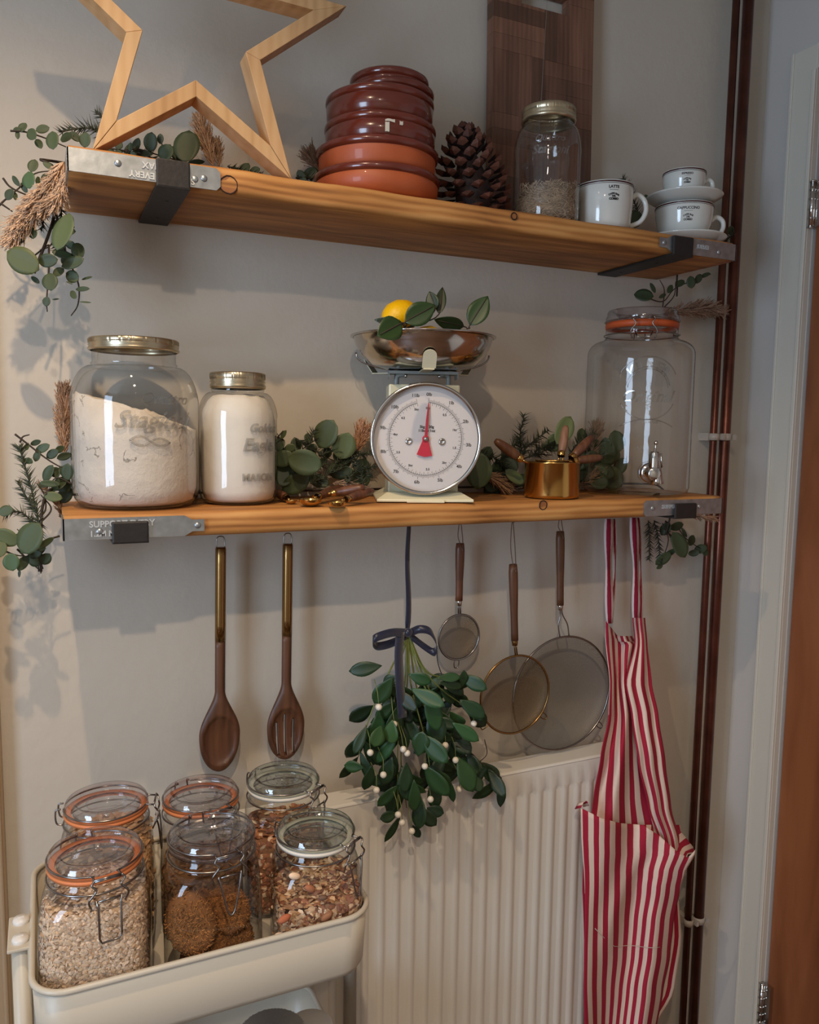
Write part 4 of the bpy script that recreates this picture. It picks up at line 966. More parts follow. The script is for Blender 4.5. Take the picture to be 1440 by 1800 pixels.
def utensil(name, label, ut, ub, vtop, vgold, vneck, vbowl, vtip, hwpx, slotted=False):
    zs = lambda u, v: AY(u, v, YH)
    a, b = zs(ut, vtop), zs(ub, vtip); sc = (AY(ut, 1150, YH) - CP).dot(fw) / FPX
    t = thing(name, label, 'utensil', (a.x, YH, a.z))
    xat = lambda z: a.x + (b.x - a.x) * (a.z - z) / (a.z - b.z)
    zg = zs(ut, vgold).z; zn = zs(ub, vneck).z; zb_ = zs(ub, vbowl).z; zt_ = b.z
    g = G(); g.tube([(a.x, YH, a.z), (a.x, YH, a.z - .002)] + [(xat(a.z + (zg - a.z) * k / 6), YH, a.z + (zg - a.z) * k / 6) for k in range(1, 7)], [.0082] + [.0095] * 7, 24); g.build('gold_handle', M_BRASSD, t, world=True)
    g = G(); g.tube(spline([(a.x - .0075, YH, a.z - .002), (a.x - .0072, YH, a.z + .013), (a.x - .004, YH, a.z + .019), (a.x + .004, YH, a.z + .019), (a.x + .0072, YH, a.z + .013), (a.x + .0075, YH, a.z - .002)], 4), .0011, 6); g.build('hanging_loop', M_WIRE, t, world=True)
    rows = []; hw = hwpx * sc; r0_ = .0092
    for k in range(8): z = zg + (zn - zg) * k / 8; rows.append((z, xat(z), r0_))
    for k in range(24):
        q = k / 24; z = zn + (zb_ - zn) * q; rows.append((z, xat(z), r0_ + (hw - r0_) * (q * q * (3 - 2 * q)) ** .85))
    for k in range(22):
        q = (k + .0) / 22; z = zb_ + (zt_ - zb_) * sin(q * PI / 2); rows.append((z, xat(z), max(.002, hw * math.sqrt(max(0, 1 - sin(q * PI / 2) ** 2.2)))))
    rows.append((zt_, xat(zt_), .0015))
    cz = zb_ + (zt_ - zb_) * .15
    g = G(); flat_blade(g, rows, YH, .018, 26, (cz, xat(cz), (zn - zt_) * .30, hw * .80, .0105))
    o = g.build('wooden_head', M_WALNUT, t, world=True)
    if slotted:
        cut = G()
        for k, (dxs, zt2) in enumerate(((-.43, .10), (-.05, .30), (.36, .14))):
            x0 = xat(cz) + hw * dxs; z1 = zb_ + (zt_ - zb_) * .0 + (zn - zb_) * zt2 * .9; z0 = zt_ + (zb_ - zt_) * .15
            pts = [(x0 - .0022, z0), (x0 + .0022, z0), (x0 + .0022 + .002 * k - .002, z1), (x0 - .0022 + .002 * k - .002, z1)]
            cut.prism(pts, YH - .03, YH + .03)
        co_ = cut.build('cutter', M_WALNUT, None); md = o.modifiers.new('slots', 'BOOLEAN'); md.operation = 'DIFFERENCE'; md.object = co_; md.solver = 'EXACT'
        dg = bpy.context.evaluated_depsgraph_get(); me2 = bpy.data.meshes.new_from_object(o.evaluated_get(dg)); o.modifiers.clear(); o.data = me2; bpy.data.objects.remove(co_)
    return t
utensil('wooden_spoon', 'dark wooden spoon with gold handle hanging at the far left', 388, 386, 962, 1126, 1215, 1290, 1355, 36)
utensil('slotted_spoon', 'dark wooden slotted spoon with gold handle, three slits in its head', 506, 502, 956, 1116, 1200, 1275, 1334, 34, True)
hook(388, 'small steel hook under the shelf holding the wooden spoon'); hook(506, 'small steel hook under the shelf holding the slotted spoon')

# ---- strainers
def strainer(label, uh, vh0, vh1, uc, vc, rpx, y, net, rimm, hmat, ears, string_u, vstr, hw=.0105, depth=.03, fork=False):
    a, b = AY(uh[0], vh0, y), AY(uh[1], vh1, y); c = AY(uc, vc, y); sc = (c - CP).dot(fw) / FPX; R_ = rpx * sc * 1.03
    t = thing('strainer', label, 'strainer', (a.x, y, a.z), 0, 'strainers hanging under the lower shelf')
    g = G(); d = (b - a); n = 10; g.tube([a + d * (k / n) for k in range(n + 1)], [hw * (.85 if k == 0 else .8 + .2 * sin(PI * min(1, k / n + .35))) for k in range(n + 1)], 8, flat=.8); g.build('handle', hmat, t, world=True)
    dn = d.normalized(); top = c + V((0, 0, R_)); dd = (top - b)
    g = G(); g.lathe([(.0062, 0), (.0066, .003), (.0058, .010), (.004, .011)], 16, T(*b) @ V((0, 0, 1)).rotation_difference(dn).to_matrix().to_4x4()); g.build('ferrule', M_STEEL if rimm is M_WIRE else M_BRASSD, t, world=True)
    g = G()
    if fork:
        for s in (-1, 1): g.tube(spline([b + V((s * .0025, 0, 0)), b + dd * .3 + V((s * .003, 0, 0)), b + dd * .62 + V((s * .012, 0, 0)), top + V((s * .012, 0, .001))], 5), .0015, 8)
    else:
        for s in (-1, 1): g.tube([b + V((s * .0022, 0, 0)), top + V((s * .0022, 0, .0))], .0016, 8)
    g.build('neck_wires', rimm, t, world=True)
    g = G(); g.tube([c + V((R_ * cos(q), 0, R_ * sin(q))) for q in [2 * PI * k / 64 for k in range(64)]], .0024, 8, closed=True); g.build('rim', rimm, t, world=True)
    g = G(); g.lathe([(R_ * sin(q), depth * cos(q)) for q in [PI / 2 * k / 10 for k in range(11)]], 48, T(*c) @ R(-PI / 2, 'X')); g.build('mesh_bowl', net, t, world=True)
    for ang in ears:
        q = math.radians(ang); e = V((cos(q), 0, sin(q))); s = V((-sin(q), 0, cos(q))); p = c + e * R_; w = .008 if R_ > .04 else .007; ln = .017 if R_ > .04 else .014
        g = G(); g.tube(spline([p + s * w * .6, p + s * w * .7 + e * ln * .5, p + e * ln + s * w * .4, p + e * ln - s * w * .4, p - s * w * .7 + e * ln * .5, p - s * w * .6], 4), .0013, 6); g.build('rest_loop', rimm, t, world=True)
    k_ = AY(string_u, vstr, y)
    hz_ = a - V((0, 0, .014)) 
    g = G(); g.tube(spline([hz_ + V((0, -hw - .001, 0)), a + V((-.003, -.004, .002)), (k_ + a) / 2 + V((-.005, 0, 0)), V((k_.x, y, ZB - .014)), (k_ + a) / 2 + V((.005, 0, 0)), a + V((.004, -.004, .002)), hz_ + V((0, -hw - .0015, 0))], 6), .0009, 6); g.build('hanging_string', M_STRING, t, world=True)
    return t
strainer('smallest round strainer, brass mesh, hanging just right of the mistletoe', (809, 807), 955, 1056, 807, 1120, 39, -.05, M_NETB, M_WIRE, M_ACACIA, (-95,), 809, 925, depth=.022)
strainer('medium strainer with brass mesh overlapping the largest strainer', (902, 905), 992, 1126, 906, 1221, 68, -.085, M_NETB, M_BRASSD, M_WALNUT, (-142, -38), 901, 922, depth=.030)
strainer('largest strainer with grey steel mesh between the brass one and the apron', (985, 985), 934, 1064, 989, 1219, 99, -.055, M_NETS, M_WIRE, M_WALNUT, (-40,), 985, 915, fork=True, depth=.045)
for u, l in ((809, 'small hook under the shelf holding the smallest strainer'), (901, 'small hook under the shelf holding the medium strainer'), (982, 'small hook under the shelf holding the largest strainer')): hook(u, l, y=-.055 if u != 901 else -.085)

# ---- mistletoe bunch
ym = -0.122
top = AY(717, 1110, ym); zbase = AY(717, 945, ym)
t = thing('mistletoe_bunch', 'hanging bunch of green mistletoe with white berries, tied with navy ribbon', 'mistletoe', (top.x, ym, top.z))
g = G()
A = []; B = []
for k in range(13):
    q = k / 12; p = V((top.x - .001 + .002 * sin(q * 7), ym, top.z + (ZB - top.z) * q)); tw = .0058 * (1 if k else .6); an = q * 2.2; A.append(p + V((tw * cos(an * .3), tw * .3 * sin(an), 0))); B.append(p - V((tw * cos(an * .3), tw * .3 * sin(an), 0)))
g.strip(A, B); g.build('hanging_ribbon', M_RIBBON, t, world=True, sol=.0012)
def ribbon(pxs, w, name='bow_loop', vert=False):
    g = G(); P_ = spline([AY(u, v, ym + dy) for u, v, dy in pxs], 6); A = []; B = []
    for i, p in enumerate(P_):
        ax_ = V((0, .25, 1)).normalized() if not vert else V((1, .25, 0)).normalized()
        A.append(p + ax_ * w / 2); B.append(p - ax_ * w / 2)
    g.strip(A, B); g.build(name, M_RIBBON, t, world=True, sol=.0008)
ribbon([(716, 1112, -.004), (690, 1112, -.02), (663, 1120, -.026), (655, 1128, -.018), (664, 1136, -.006), (690, 1130, -.002), (714, 1116, -.002)], .0155)
ribbon([(722, 1112, -.004), (738, 1106, -.018), (756, 1110, -.024), (767, 1128, -.020), (764, 1146, -.012), (748, 1138, -.004), (722, 1118, -.002)], .0155)
ribbon([(704, 1112, -.012), (701, 1150, -.020), (703, 1200, -.030), (708, 1262, -.034)], .0200, 'ribbon_tail', True)
ribbon([(768, 1135, -.010), (770, 1165, -.008), (782, 1200, -.010)], .0022, 'ribbon_tail', True)
g = G(); g.sphere(AY(718, 1112, ym - .008), .0085, 12, 8, (1, .8, 1)); g.build('bow_knot', M_RIBBON, t, world=True)
twigs = [((717, 1118), (690, 1170), (672, 1215), (660, 1300)), ((717, 1118), (700, 1180), (690, 1260), (672, 1380)), ((718, 1118), (716, 1200), (705, 1330), (715, 1420)), ((719, 1118), (740, 1170), (780, 1215), (840, 1255)), ((720, 1118), (745, 1190), (790, 1290), (815, 1350)), ((718, 1118), (722, 1200), (745, 1290), (760, 1370)), ((719, 1118), (735, 1180), (765, 1250), (785, 1330)), ((717, 1118), (680, 1190), (650, 1260), (630, 1330)), ((719, 1118), (750, 1180), (790, 1190), (815, 1185)), ((716, 1118), (712, 1200), (700, 1300), (700, 1440)), ((718, 1118), (740, 1230), (800, 1300), (880, 1368))]
tw3 = []
for k, tw in enumerate(twigs):
    off = rnd(-.025, .012)
    P_ = spline([AY(u, v, ym + off * i / 3) for i, (u, v) in enumerate(tw)], 7); tw3.append(P_)
    g = G(); n = len(P_); g.tube(P_, [.0021 - .0013 * i / n for i in range(n)], 6); g.build('twig', M_GSTEM, t, world=True)
def mleaf(u0_, v0_, ang, Lp, Wp, dy, tv=1.0):
    p = AY(u0_, v0_, ym + dy); sc = (p - CP).dot(fw) / FPX; an = math.radians(ang)
    d = rt * cos(an) + up * sin(an) + fw * rnd(-.35, .35); nrm = -fw + rvec() * .45
    g = G(); c = tv * rnd(.75, 1.25); g.tint = (c * rnd(.8, 1.3), c, c * rnd(.8, 1.1)); leafgeo(g, p, d, nrm, Lp * sc * 1.12, Wp * sc * 1.05, .10, rnd(-.08, .22), 9, 4, .7, base=1.3)
    g.build('leaf', M_MIST, t, world=True, sol=.0004)
for (u, v, a, L_, W_, dy, tv) in [(672, 1170, 188, 52, 25, -.03, .8), (702, 1190, 200, 28, 20, -.03, .8), (690, 1192, 235, 52, 30, -.03, .9), (718, 1185, -20, 38, 22, -.04, .9), (722, 1210, -25, 60, 26, -.04, 1.1), (750, 1212, -75, 70, 30, -.045, 1.1), (768, 1192, 0, 40, 16, -.03, 1.2),
    (770, 1200, -10, 45, 16, -.03, .8), (812, 1210, 82, 30, 16, -.02, .6), (808, 1230, -35, 50, 26, -.04, .7), (795, 1270, -35, 52, 22, -.04, 1.4), (790, 1250, -50, 40, 22, -.03, 1.5), (670, 1275, -110, 34, 28, -.045, 1.3), (690, 1265, -95, 40, 28, -.05, 1.3), (645, 1275, 245, 48, 18, -.03, .8),
    (640, 1350, 175, 32, 20, -.02, 1.5), (655, 1345, 255, 44, 22, -.03, .8), (700, 1290, 235, 60, 20, -.045, 1.2), (740, 1290, -45, 60, 32, -.05, 1.0), (735, 1330, 80, 42, 30, -.05, 1.0), (760, 1350, -60, 50, 34, -.05, 1.0), (745, 1345, -50, 62, 34, -.045, 1.2), (805, 1330, -65, 60, 34, -.045, 1.1), (830, 1360, -65, 30, 22, -.02, .8),
    (700, 1380, 225, 46, 20, -.03, 1.2), (708, 1370, -40, 52, 16, -.03, 1.5), (728, 1370, -88, 58, 22, -.05, 1.5), (750, 1420, -20, 30, 20, -.02, .6), (735, 1420, -45, 42, 24, -.02, .6), (700, 1430, 190, 30, 20, -.02, .7), (705, 1432, 240, 50, 14, -.02, .6), (690, 1330, 250, 50, 26, -.03, .6), (715, 1340, 265, 46, 26, -.03, .6), (760, 1240, -80, 60, 34, -.02, .6), (700, 1240, -100, 60, 34, -.02, .6), (740, 1400, -95, 50, 26, -.02, .7), (790, 1370, -80, 40, 14, -.01, .8), (725, 1450, -60, 24, 14, 0, .7)]: mleaf(u, v, a, L_, W_, dy, tv)
for k in range(100):
    P_ = random.choice(tw3); p = random.choice(P_[10:]); d_ = p - CP; dp = d_.dot(fw); u = 720 + FPX * d_.dot(rt) / dp; v = 900 - FPX * d_.dot(up) / dp
    if v > 1400 and random.random() < .7: continue
    mleaf(u, v, -90 + rnd(-75, 75), rnd(38, 56), rnd(18, 28), rnd(-.020, .016), rnd(.4, .9))
for (u, v) in [(666, 1243), (693, 1273), (651, 1323), (709, 1317), (716, 1324), (783, 1310), (747, 1347), (801, 1336), (833, 1272), (662, 1389), (808, 1387), (757, 1405), (707, 1446), (724, 1461), (674, 1362), (700, 1432)]:
    p = AY(u, v, ym - .045); g = G(); g.sphere(p, .0062, 14, 10); g.lathe([(.0001, -.0068), (.0012, -.0062)], 8, T(*p)); b = g.build('berry', M_BERRY, t, world=True)
    g = G(); g.tube([p + V((0, 0, .005)), p + V((rnd(-.004, .004), .006, .026)), p + V((rnd(-.004, .004), .022, .045))], .0008, 5); g.build('berry_stalk', M_GSTEM, t, world=True)
g = G()
for pts in ([(800, 1310), (830, 1325), (842, 1340)], [(842, 1340), (856, 1325), (852, 1300)], [(842, 1340), (862, 1348), (882, 1368)]): g.tube(spline([AY(u, v, ym - .02) for u, v in pts], 6), .0010, 5)
g.build('curling_tendril', M_STEM, t, world=True)

# ---- apron
def yA(v): 
    return -0.055 if v < 1100 else (-0.055 - (v - 1100) / 220 * 0.070 if v < 1320 else -0.125)
t = thing('apron', 'red and cream striped apron hanging beside the copper pipes', 'apron', (AY(1100, 930, -.055).x, -.055, ZB - .01))
def sheet(g, rows, nu, fold, s0, s1, dyf=None):
    # rows: (v, uL, uR); builds cloth surface, horizontal coordinate carries the stripe
    n0 = len(g.v); UV = []
    for j, (v, uL, uR) in enumerate(rows):
        for i in range(nu + 1):
            q = i / nu; u = uL + (uR - uL) * q
            vv = v if not callable(v) else v(q)
            y = yA(vv) + fold(q, vv); g.v.append(AY(u, vv, y)); UV.append((s0 + (s1 - s0) * (q + .02 * sin(q * 9 + vv * .01)), vv * .001))
    for j in range(len(rows) - 1):
        for i in range(nu):
            a = j * (nu + 1) + i; idx = (a, a + 1, a + nu + 2, a + nu + 1); g.face([n0 + k for k in idx], [UV[k] for k in idx])
def interp(tab, v):
    for a, b in zip(tab, tab[1:]):
        if a[0] <= v <= b[0]: q = (v - a[0]) / (b[0] - a[0]); q = q * q * (3 - 2 * q) * .5 + q * .5; return tuple(a[i] + (b[i] - a[i]) * q for i in range(1, len(a)))
    return tab[-1][1:] if v > tab[-1][0] else tab[0][1:]
def rowsfrom(tab, v0, v1, n): return [(v0 + (v1 - v0) * k / n,) + interp(tab, v0 + (v1 - v0) * k / n) for k in range(n + 1)]
# bib, folded on itself: front layer and right-hand layer
bibL = [(1090, 1064, 1112), (1120, 1064, 1128), (1200, 1072, 1116), (1260, 1070, 1132), (1330, 1056, 1146), (1400, 1044, 1160), (1460, 1036, 1176), (1520, 1034, 1190)]
bibR = [(1086, 1112, 1134), (1130, 1116, 1138), (1200, 1098, 1146), (1260, 1110, 1158), (1340, 1122, 1170), (1420, 1140, 1180), (1480, 1160, 1196), (1520, 1170, 1200)]
def f1(q, v): return -0.014 * sin(q * PI * 3.2 + v * .012) - .006 * sin(q * 17 + v * .02) * min(1, max(0, (v - 1100) / 120))
def f2(q, v): return -0.016 - 0.012 * sin(q * PI) - .004 * sin(q * 14 + v * .015)
g = G(); rows = rowsfrom(bibL, 1090, 1520, 44)
R2 = []
for (v, a, b) in rows: R2.append((v, a, b))
def dipv(v): return (lambda q, v=v: v + (28 * min(1, q * 2.2) if v < 1100 else 28 * min(1, q * 2.2) * max(0, 1 - (v - 1090) / 60)))
sheet(g, [(dipv(v), a, b) for v, a, b in rows], 40, f1, 0.0, .108); g.build('bib', M_STRIPE, t, world=True, fix=False, sol=.0010)
g = G(); sheet(g, rowsfrom(bibR, 1086, 1520, 44), 24, f2, .004, .066); g.build('bib_fold', M_STRIPE, t, world=True, fix=False, sol=.0010)
# skirt behind + pocket in front
skL = [(1420, 1030, 1190), (1480, 1026, 1200), (1560, 1024, 1192), (1650, 1024, 1198), (1740, 1026, 1186), (1810, 1028, 1150), (1900, 1030, 1148)]
def f3(q, v): return -.012 - 0.010 * sin(q * PI * 2.6 + .5) - .004 * sin(q * 16 + v * .008)
g = G(); sheet(g, rowsfrom(skL, 1450, 1900, 30), 50, lambda q, v: .008 + .006 * sin(q * 12 + v * .01), 0, .19); g.build('skirt_back', M_STRIPE, t, world=True, fix=False, sol=.0010)
pk = [(1418, 1021, 1214), (1470, 1022, 1222), (1500, 1024, 1222), (1535, 1027, 1204), (1560, 1028, 1196), (1620, 1028, 1184), (1680, 1027, 1178), (1740, 1026, 1166), (1820, 1028, 1152), (1900, 1030, 1150)]
def ptop(q):  # top edge of the pocket, px v
    tab = [(0, 1420), (.18, 1438), (.35, 1447), (.55, 1450), (.68, 1468), (.85, 1498), (.95, 1508), (1.0, 1494)]
    for a, b in zip(tab, tab[1:]):
        if a[0] <= q <= b[0]: return a[1] + (b[1] - a[1]) * (q - a[0]) / (b[0] - a[0])
    return 1490
g = G(); rows = rowsfrom(pk, 1420, 1900, 48)
def f4(q, v): 
    s = max(0, 1 - abs(v - 1500) / 90)
    uc = 1138 - .30 * (v - 1450); uu = 1024 + q * 190; dg = math.exp(-((uu - uc) / 15) ** 2) * max(0, min(1, (1700 - v) / 120)) - .6 * math.exp(-((uu - uc + 34) / 16) ** 2) * max(0, min(1, (1680 - v) / 120))
    return -.024 - .013 * dg - 0.020 * sin(q * PI * 2.6 + .2 + (v - 1450) * .0035) - .005 * sin(q * 15 - v * .006) - .030 * s * q ** 2
n0 = len(g.v); nu = 60; UV = []
for j, (v, uL, uR) in enumerate(rows):
    for i in range(nu + 1):
        q = i / nu; tp = ptop(q); vv = tp + (v - 1420) * (1900 - tp) / 480
        sh = 0.010 * math.exp(-((vv - 1500) / 45) ** 2) * q
        uL2, uR2 = interp(pk, vv); u = uL2 + (uR2 - uL2) * q; g.v.append(AY(u, vv, yA(vv) + f4(q, vv))); UV.append((.182 * (q + .015 * sin(q * 8 + vv * .012)) + sh, vv * .001))
for j in range(len(rows) - 1):
    for i in range(nu):
        a = j * (nu + 1) + i; idx = (a, a + 1, a + nu + 2, a + nu + 1); g.face([n0 + k for k in idx], [UV[k] for k in idx])
g.build('pocket', M_STRIPE, t, world=True, fix=False, sol=.0014)
# inside rim of the gaping pocket at right, pocket seam, left corner curl
g = G(); rim = [((1172, 1424), (1180, 1470)), ((1188, 1452), (1178, 1488)), ((1204, 1470), (1184, 1500)), ((1218, 1488), (1196, 1508)), ((1222, 1500), (1206, 1510))]
pts = []
for j in range(5): pts.append((AY(*rim[j][0], -.125 - .002 - .006 * j), AY(*rim[j][1], -.140 - .008 * j)))
n0 = len(g.v)
for a, b in pts: g.v += [a, (a + b) / 2 + V((0, .008, 0)), b]
for j in range(4):
    for i in range(2): idx = (j * 3 + i, j * 3 + i + 1, j * 3 + i + 4, j * 3 + i + 3); g.face([n0 + k for k in idx], [(.018 * (k // 3), .01 * (k % 3)) for k in idx])
g.build('pocket_edge', M_STRIPE, t, world=True, fix=False, sol=.001)
g = G(); P_ = [AY(interp(pk, 1640 + 24 * sin(q * 2.0))[0] + (interp(pk, 1650)[1] - interp(pk, 1650)[0]) * (.12 + .75 * q), 1632 + 32 * min(1, q * 3.2) + 2 * sin(q * 9), -.1500 - .020 * sin((.12 + .75 * q) * PI * 2.6 + .2 + 210 * .0035) - .005 * sin((.12 + .75 * q) * 15 - 1660 * .006) - .0035) for q in [k / 20 for k in range(21)]]
g.tube(P_, .0006, 4); g.build('pocket_seam', M_WHITERUB, t, world=True)
g = G(); P_ = [AY(u, v, -.150) for u, v in ((1021, 1420), (1026, 1410), (1032, 1408), (1036, 1416))]; g.strip(P_, [p + V((0, .02, -.012)) for p in P_]); g.uv = {i: [(.03 * i, 0), (.03 * i + .02, 0), (.03 * i + .02, .01), (.03 * i, .01)] for i in range(3)}; g.build('pocket_corner', M_STRIPE, t, world=True, fix=False, sol=.001)
# neck straps
for k, pairs in enumerate(([(1070, 912, 9), (1070, 1000, 9), (1072, 1096, 8)], [(1080, 912, 3), (1081, 1000, 4), (1074, 1096, 4)], [(1114, 910, 9), (1118, 1000, 9), (1118, 1096, 8)], [(1122, 910, 4), (1126, 1000, 4), (1126, 1096, 5)])):
    g = G(); n = 16; yy = -.050 + (.008 if k % 2 else 0)
    P_ = spline([AY(u, v, yy) for u, v, w in pairs], 8); n0 = len(g.v)
    for i, p in enumerate(P_):
        w = interp([(0, pairs[0][2]), (.5, pairs[1][2]), (1, pairs[2][2])], i / (len(P_) - 1))[0] * .00119
        g.v += [p + V((-w, .003 * sin(i * .6), 0)), p + V((w, -.003 * sin(i * .6), 0))]
    for i in range(len(P_) - 1): g.face((n0 + 2 * i, n0 + 2 * i + 1, n0 + 2 * i + 3, n0 + 2 * i + 2), [(.75, i * .01), (1.75, i * .01), (1.75, i * .01 + .01), (.75, i * .01 + .01)])
    g.build('neck_strap', M_STRAP, t, world=True, fix=False, sol=.0008)

# ================================================================== trolley and clip-top jars
TX0, TX1, TY0, TY1, TZ = -0.078, 0.372, -0.462, -0.125, 0.640 + ZF
t = thing('trolley', 'beige metal utility trolley holding six glass clip-top jars', 'trolley', (0.15, -0.29, 0.0))
def rrect(x0, x1, y0, y1, r, n=8):
    o = []
    for cx_, cy_, a0_ in ((x1 - r, y0 + r, -PI / 2), (x1 - r, y1 - r, 0), (x0 + r, y1 - r, PI / 2), (x0 + r, y0 + r, PI)):
        for k in range(n + 1): a = a0_ + PI / 2 * k / n; o.append((cx_ + r * cos(a), cy_ + r * sin(a)))
    return o
def tray(z1, h, name):
    g = G(); loop = rrect(TX0, TX1, TY0, TY1, .045); n = len(loop); cx_, cy_ = (TX0 + TX1) / 2, (TY0 + TY1) / 2
    def ring(z, ins): return [(cx_ + (x - cx_) * (1 - ins / .22), cy_ + (y - cy_) * (1 - ins / .17), z) for x, y in loop]
    rs = [ring(z1, 0), ring(z1 - h + .012, .004), ring(z1 - h + .003, .008), ring(z1 - h, .018)]
    n0 = len(g.v)
    for r_ in rs: g.v += [V(p) for p in r_]
    for j in range(3):
        for i in range(n): g.face((n0 + j * n + i, n0 + j * n + (i + 1) % n, n0 + (j + 1) * n + (i + 1) % n, n0 + (j + 1) * n + i))
    g.face([n0 + 3 * n + i for i in range(n)])
    o = g.build(name, M_TRAY, t, world=True, sol=.0012)
    g = G(); g.tube([(x, y, z1) for x, y in loop], .0042, 10, closed=True); g.build('rolled_rim', M_TRAY, o).location = V(t.location) * -1
    return o
tray(TZ, .094, 'top_basket'); tray(.370 + ZF * .8, .094, 'middle_basket'); tray(.14, .094, 'bottom_basket')
for bx_, s in ((TX0 - .016, -1), (TX1 + .016, 1)):
    pa = AZ(36, 1655, TZ - .002); pb = AZ(36, 1622, TZ - .002)
    ya, yb = pa.y, pb.y
    for y in (ya, yb) if s < 0 else (-.34, -.22):
        x = pa.x if s < 0 else TX1 + .004
        if s > 0: y = -.118; x = AY(616, 1795, y).x
        g = G(); g.tube([(x, y, .03), (x, y, TZ - .006 if s < 0 else TZ - .13)], .0115, 16); g.build('post', M_TRAY, t, world=True)
        if s < 0:
            g = G(); g.lathe([(.0105, 0), (.0112, .003), (.0095, .0065), (.0001, .0075)], 20, T(x, y, TZ - .001)); g.box((x - .004, y - .0008, TZ + .006), (x + .004, y + .0008, TZ + .0072)); g.build('bolt_cap', M_WHITEP, t, world=True)
    if s < 0:
        g = G(); g.box((pa.x - .016, ya - .018, TZ - .006), (TX0 + .004, yb + .018, TZ - .001)); g.box((TX0 - .006, ya - .018, TZ - .05), (TX0 - .003, yb + .018, TZ - .003)); g.build('end_bracket', M_TRAY, t, world=True, bev=.002)
for x in (TX0 + .03, TX1 - .03):
    for y in (TY0 + .04, TY1 - .04):
        g = G(); g.lathe([(.02, -.012), (.022, 0), (.02, .012)], 20, T(x, y, .0225) @ R(PI / 2, 'Y'), True, True); g.tube([(x, y, .02), (x, y, .06)], .005, 8); g.build('caster', M_BLACK, t, world=True)

def clip_jar(label, uv, zl_, y, half, rneck, rz, lidm, sealm, ring, az, lever, bodyrot=-.15, H_=None, sh=.70, cornern=5.0):
    zl = zl_ + ZF; c = AZ(uv[0], uv[1], zl); x = c.x; y = c.y if y is None else y
    zb = TZ - .094 + .002
    H_ = zl - zb
    t = thing('clip_top_jar', label, 'jar', (x, y, zb), bodyrot, 'clip-top jars in the trolley')
    zn = H_ - .036
    n_exp = lambda k: 2
    prof = [(.0001, .003, 2), (half * .80, .003, 4), (half * .93, .008, cornern), (half, .022, cornern), (half, H_ * .3, cornern), (half, H_ * .52, cornern), (half * .985, H_ * .60, cornern * .9)]
    z0s = H_ * .60; z1s = zn - .006
    for k in range(1, 9):
        q = k / 8; rr = rneck + (half * .985 - rneck) * cos(q * PI / 2) ** .75 if k < 8 else rneck; prof.append((rr, z0s + (z1s - z0s) * sin(q * PI / 2), 2 + (cornern * .9 - 2) * (1 - q) ** 1.2))
    prof += [(rneck - .001, zn, 2), (rneck + .003, zn + .002, 2), (rneck + .003, zn + .006, 2), (rneck, zn + .009, 2), (rneck, zn + .015, 2)]
    ex = [p[2] for p in prof]
    g = G(); g.lathe([(p[0], p[1]) for p in prof], 64, sec=lambda a, k: superq(a, ex[k]) * (1 if ex[k] <= 2 else 1 - .02 * (ex[k] - 2) / 3)); g.build('glass_body', M_GLASS, t)
    clip_lid(t, rz, zn + .015, H_ - (zn + .015) - .0045, lidm, sealm)
    wire_clip(t, rz, H_ - .010, zn + .002, az - bodyrot, M_WIRE, lever, 1.0, .0014, latch=.056)
    return t, V((x, y, zb)), prof, H_
def sq(a, n): return superq(a, n) * (1 - .02 * (n - 2) / 3)
def fill_prof(prof, zmax, ins=.004):
    o = []; e = []
    for r, z, n in prof[1:]:
        if z > zmax: 
            (r0_, z0_, n0_) = last; q = (zmax - z0_) / (z - z0_); o.append((r0_ + (r - r0_) * q - ins, zmax)); e.append(n0_ + (n - n0_) * q); break
        o.append((r - ins, z + .002)); e.append(n); last = (r, z, n)
    return o, e
def surf_point(prof_o, e, rng):
    zmin, zmax = prof_o[0][1], prof_o[-1][1]; z = rng.uniform(zmin, zmax); 
    for i in range(len(prof_o) - 1):
        if prof_o[i][1] <= z <= prof_o[i + 1][1]: break
    q = (z - prof_o[i][1]) / max(1e-6, prof_o[i + 1][1] - prof_o[i][1]); r = prof_o[i][0] + (prof_o[i + 1][0] - prof_o[i][0]) * q; n = e[i] + (e[i + 1] - e[i]) * q
    return r, z, n
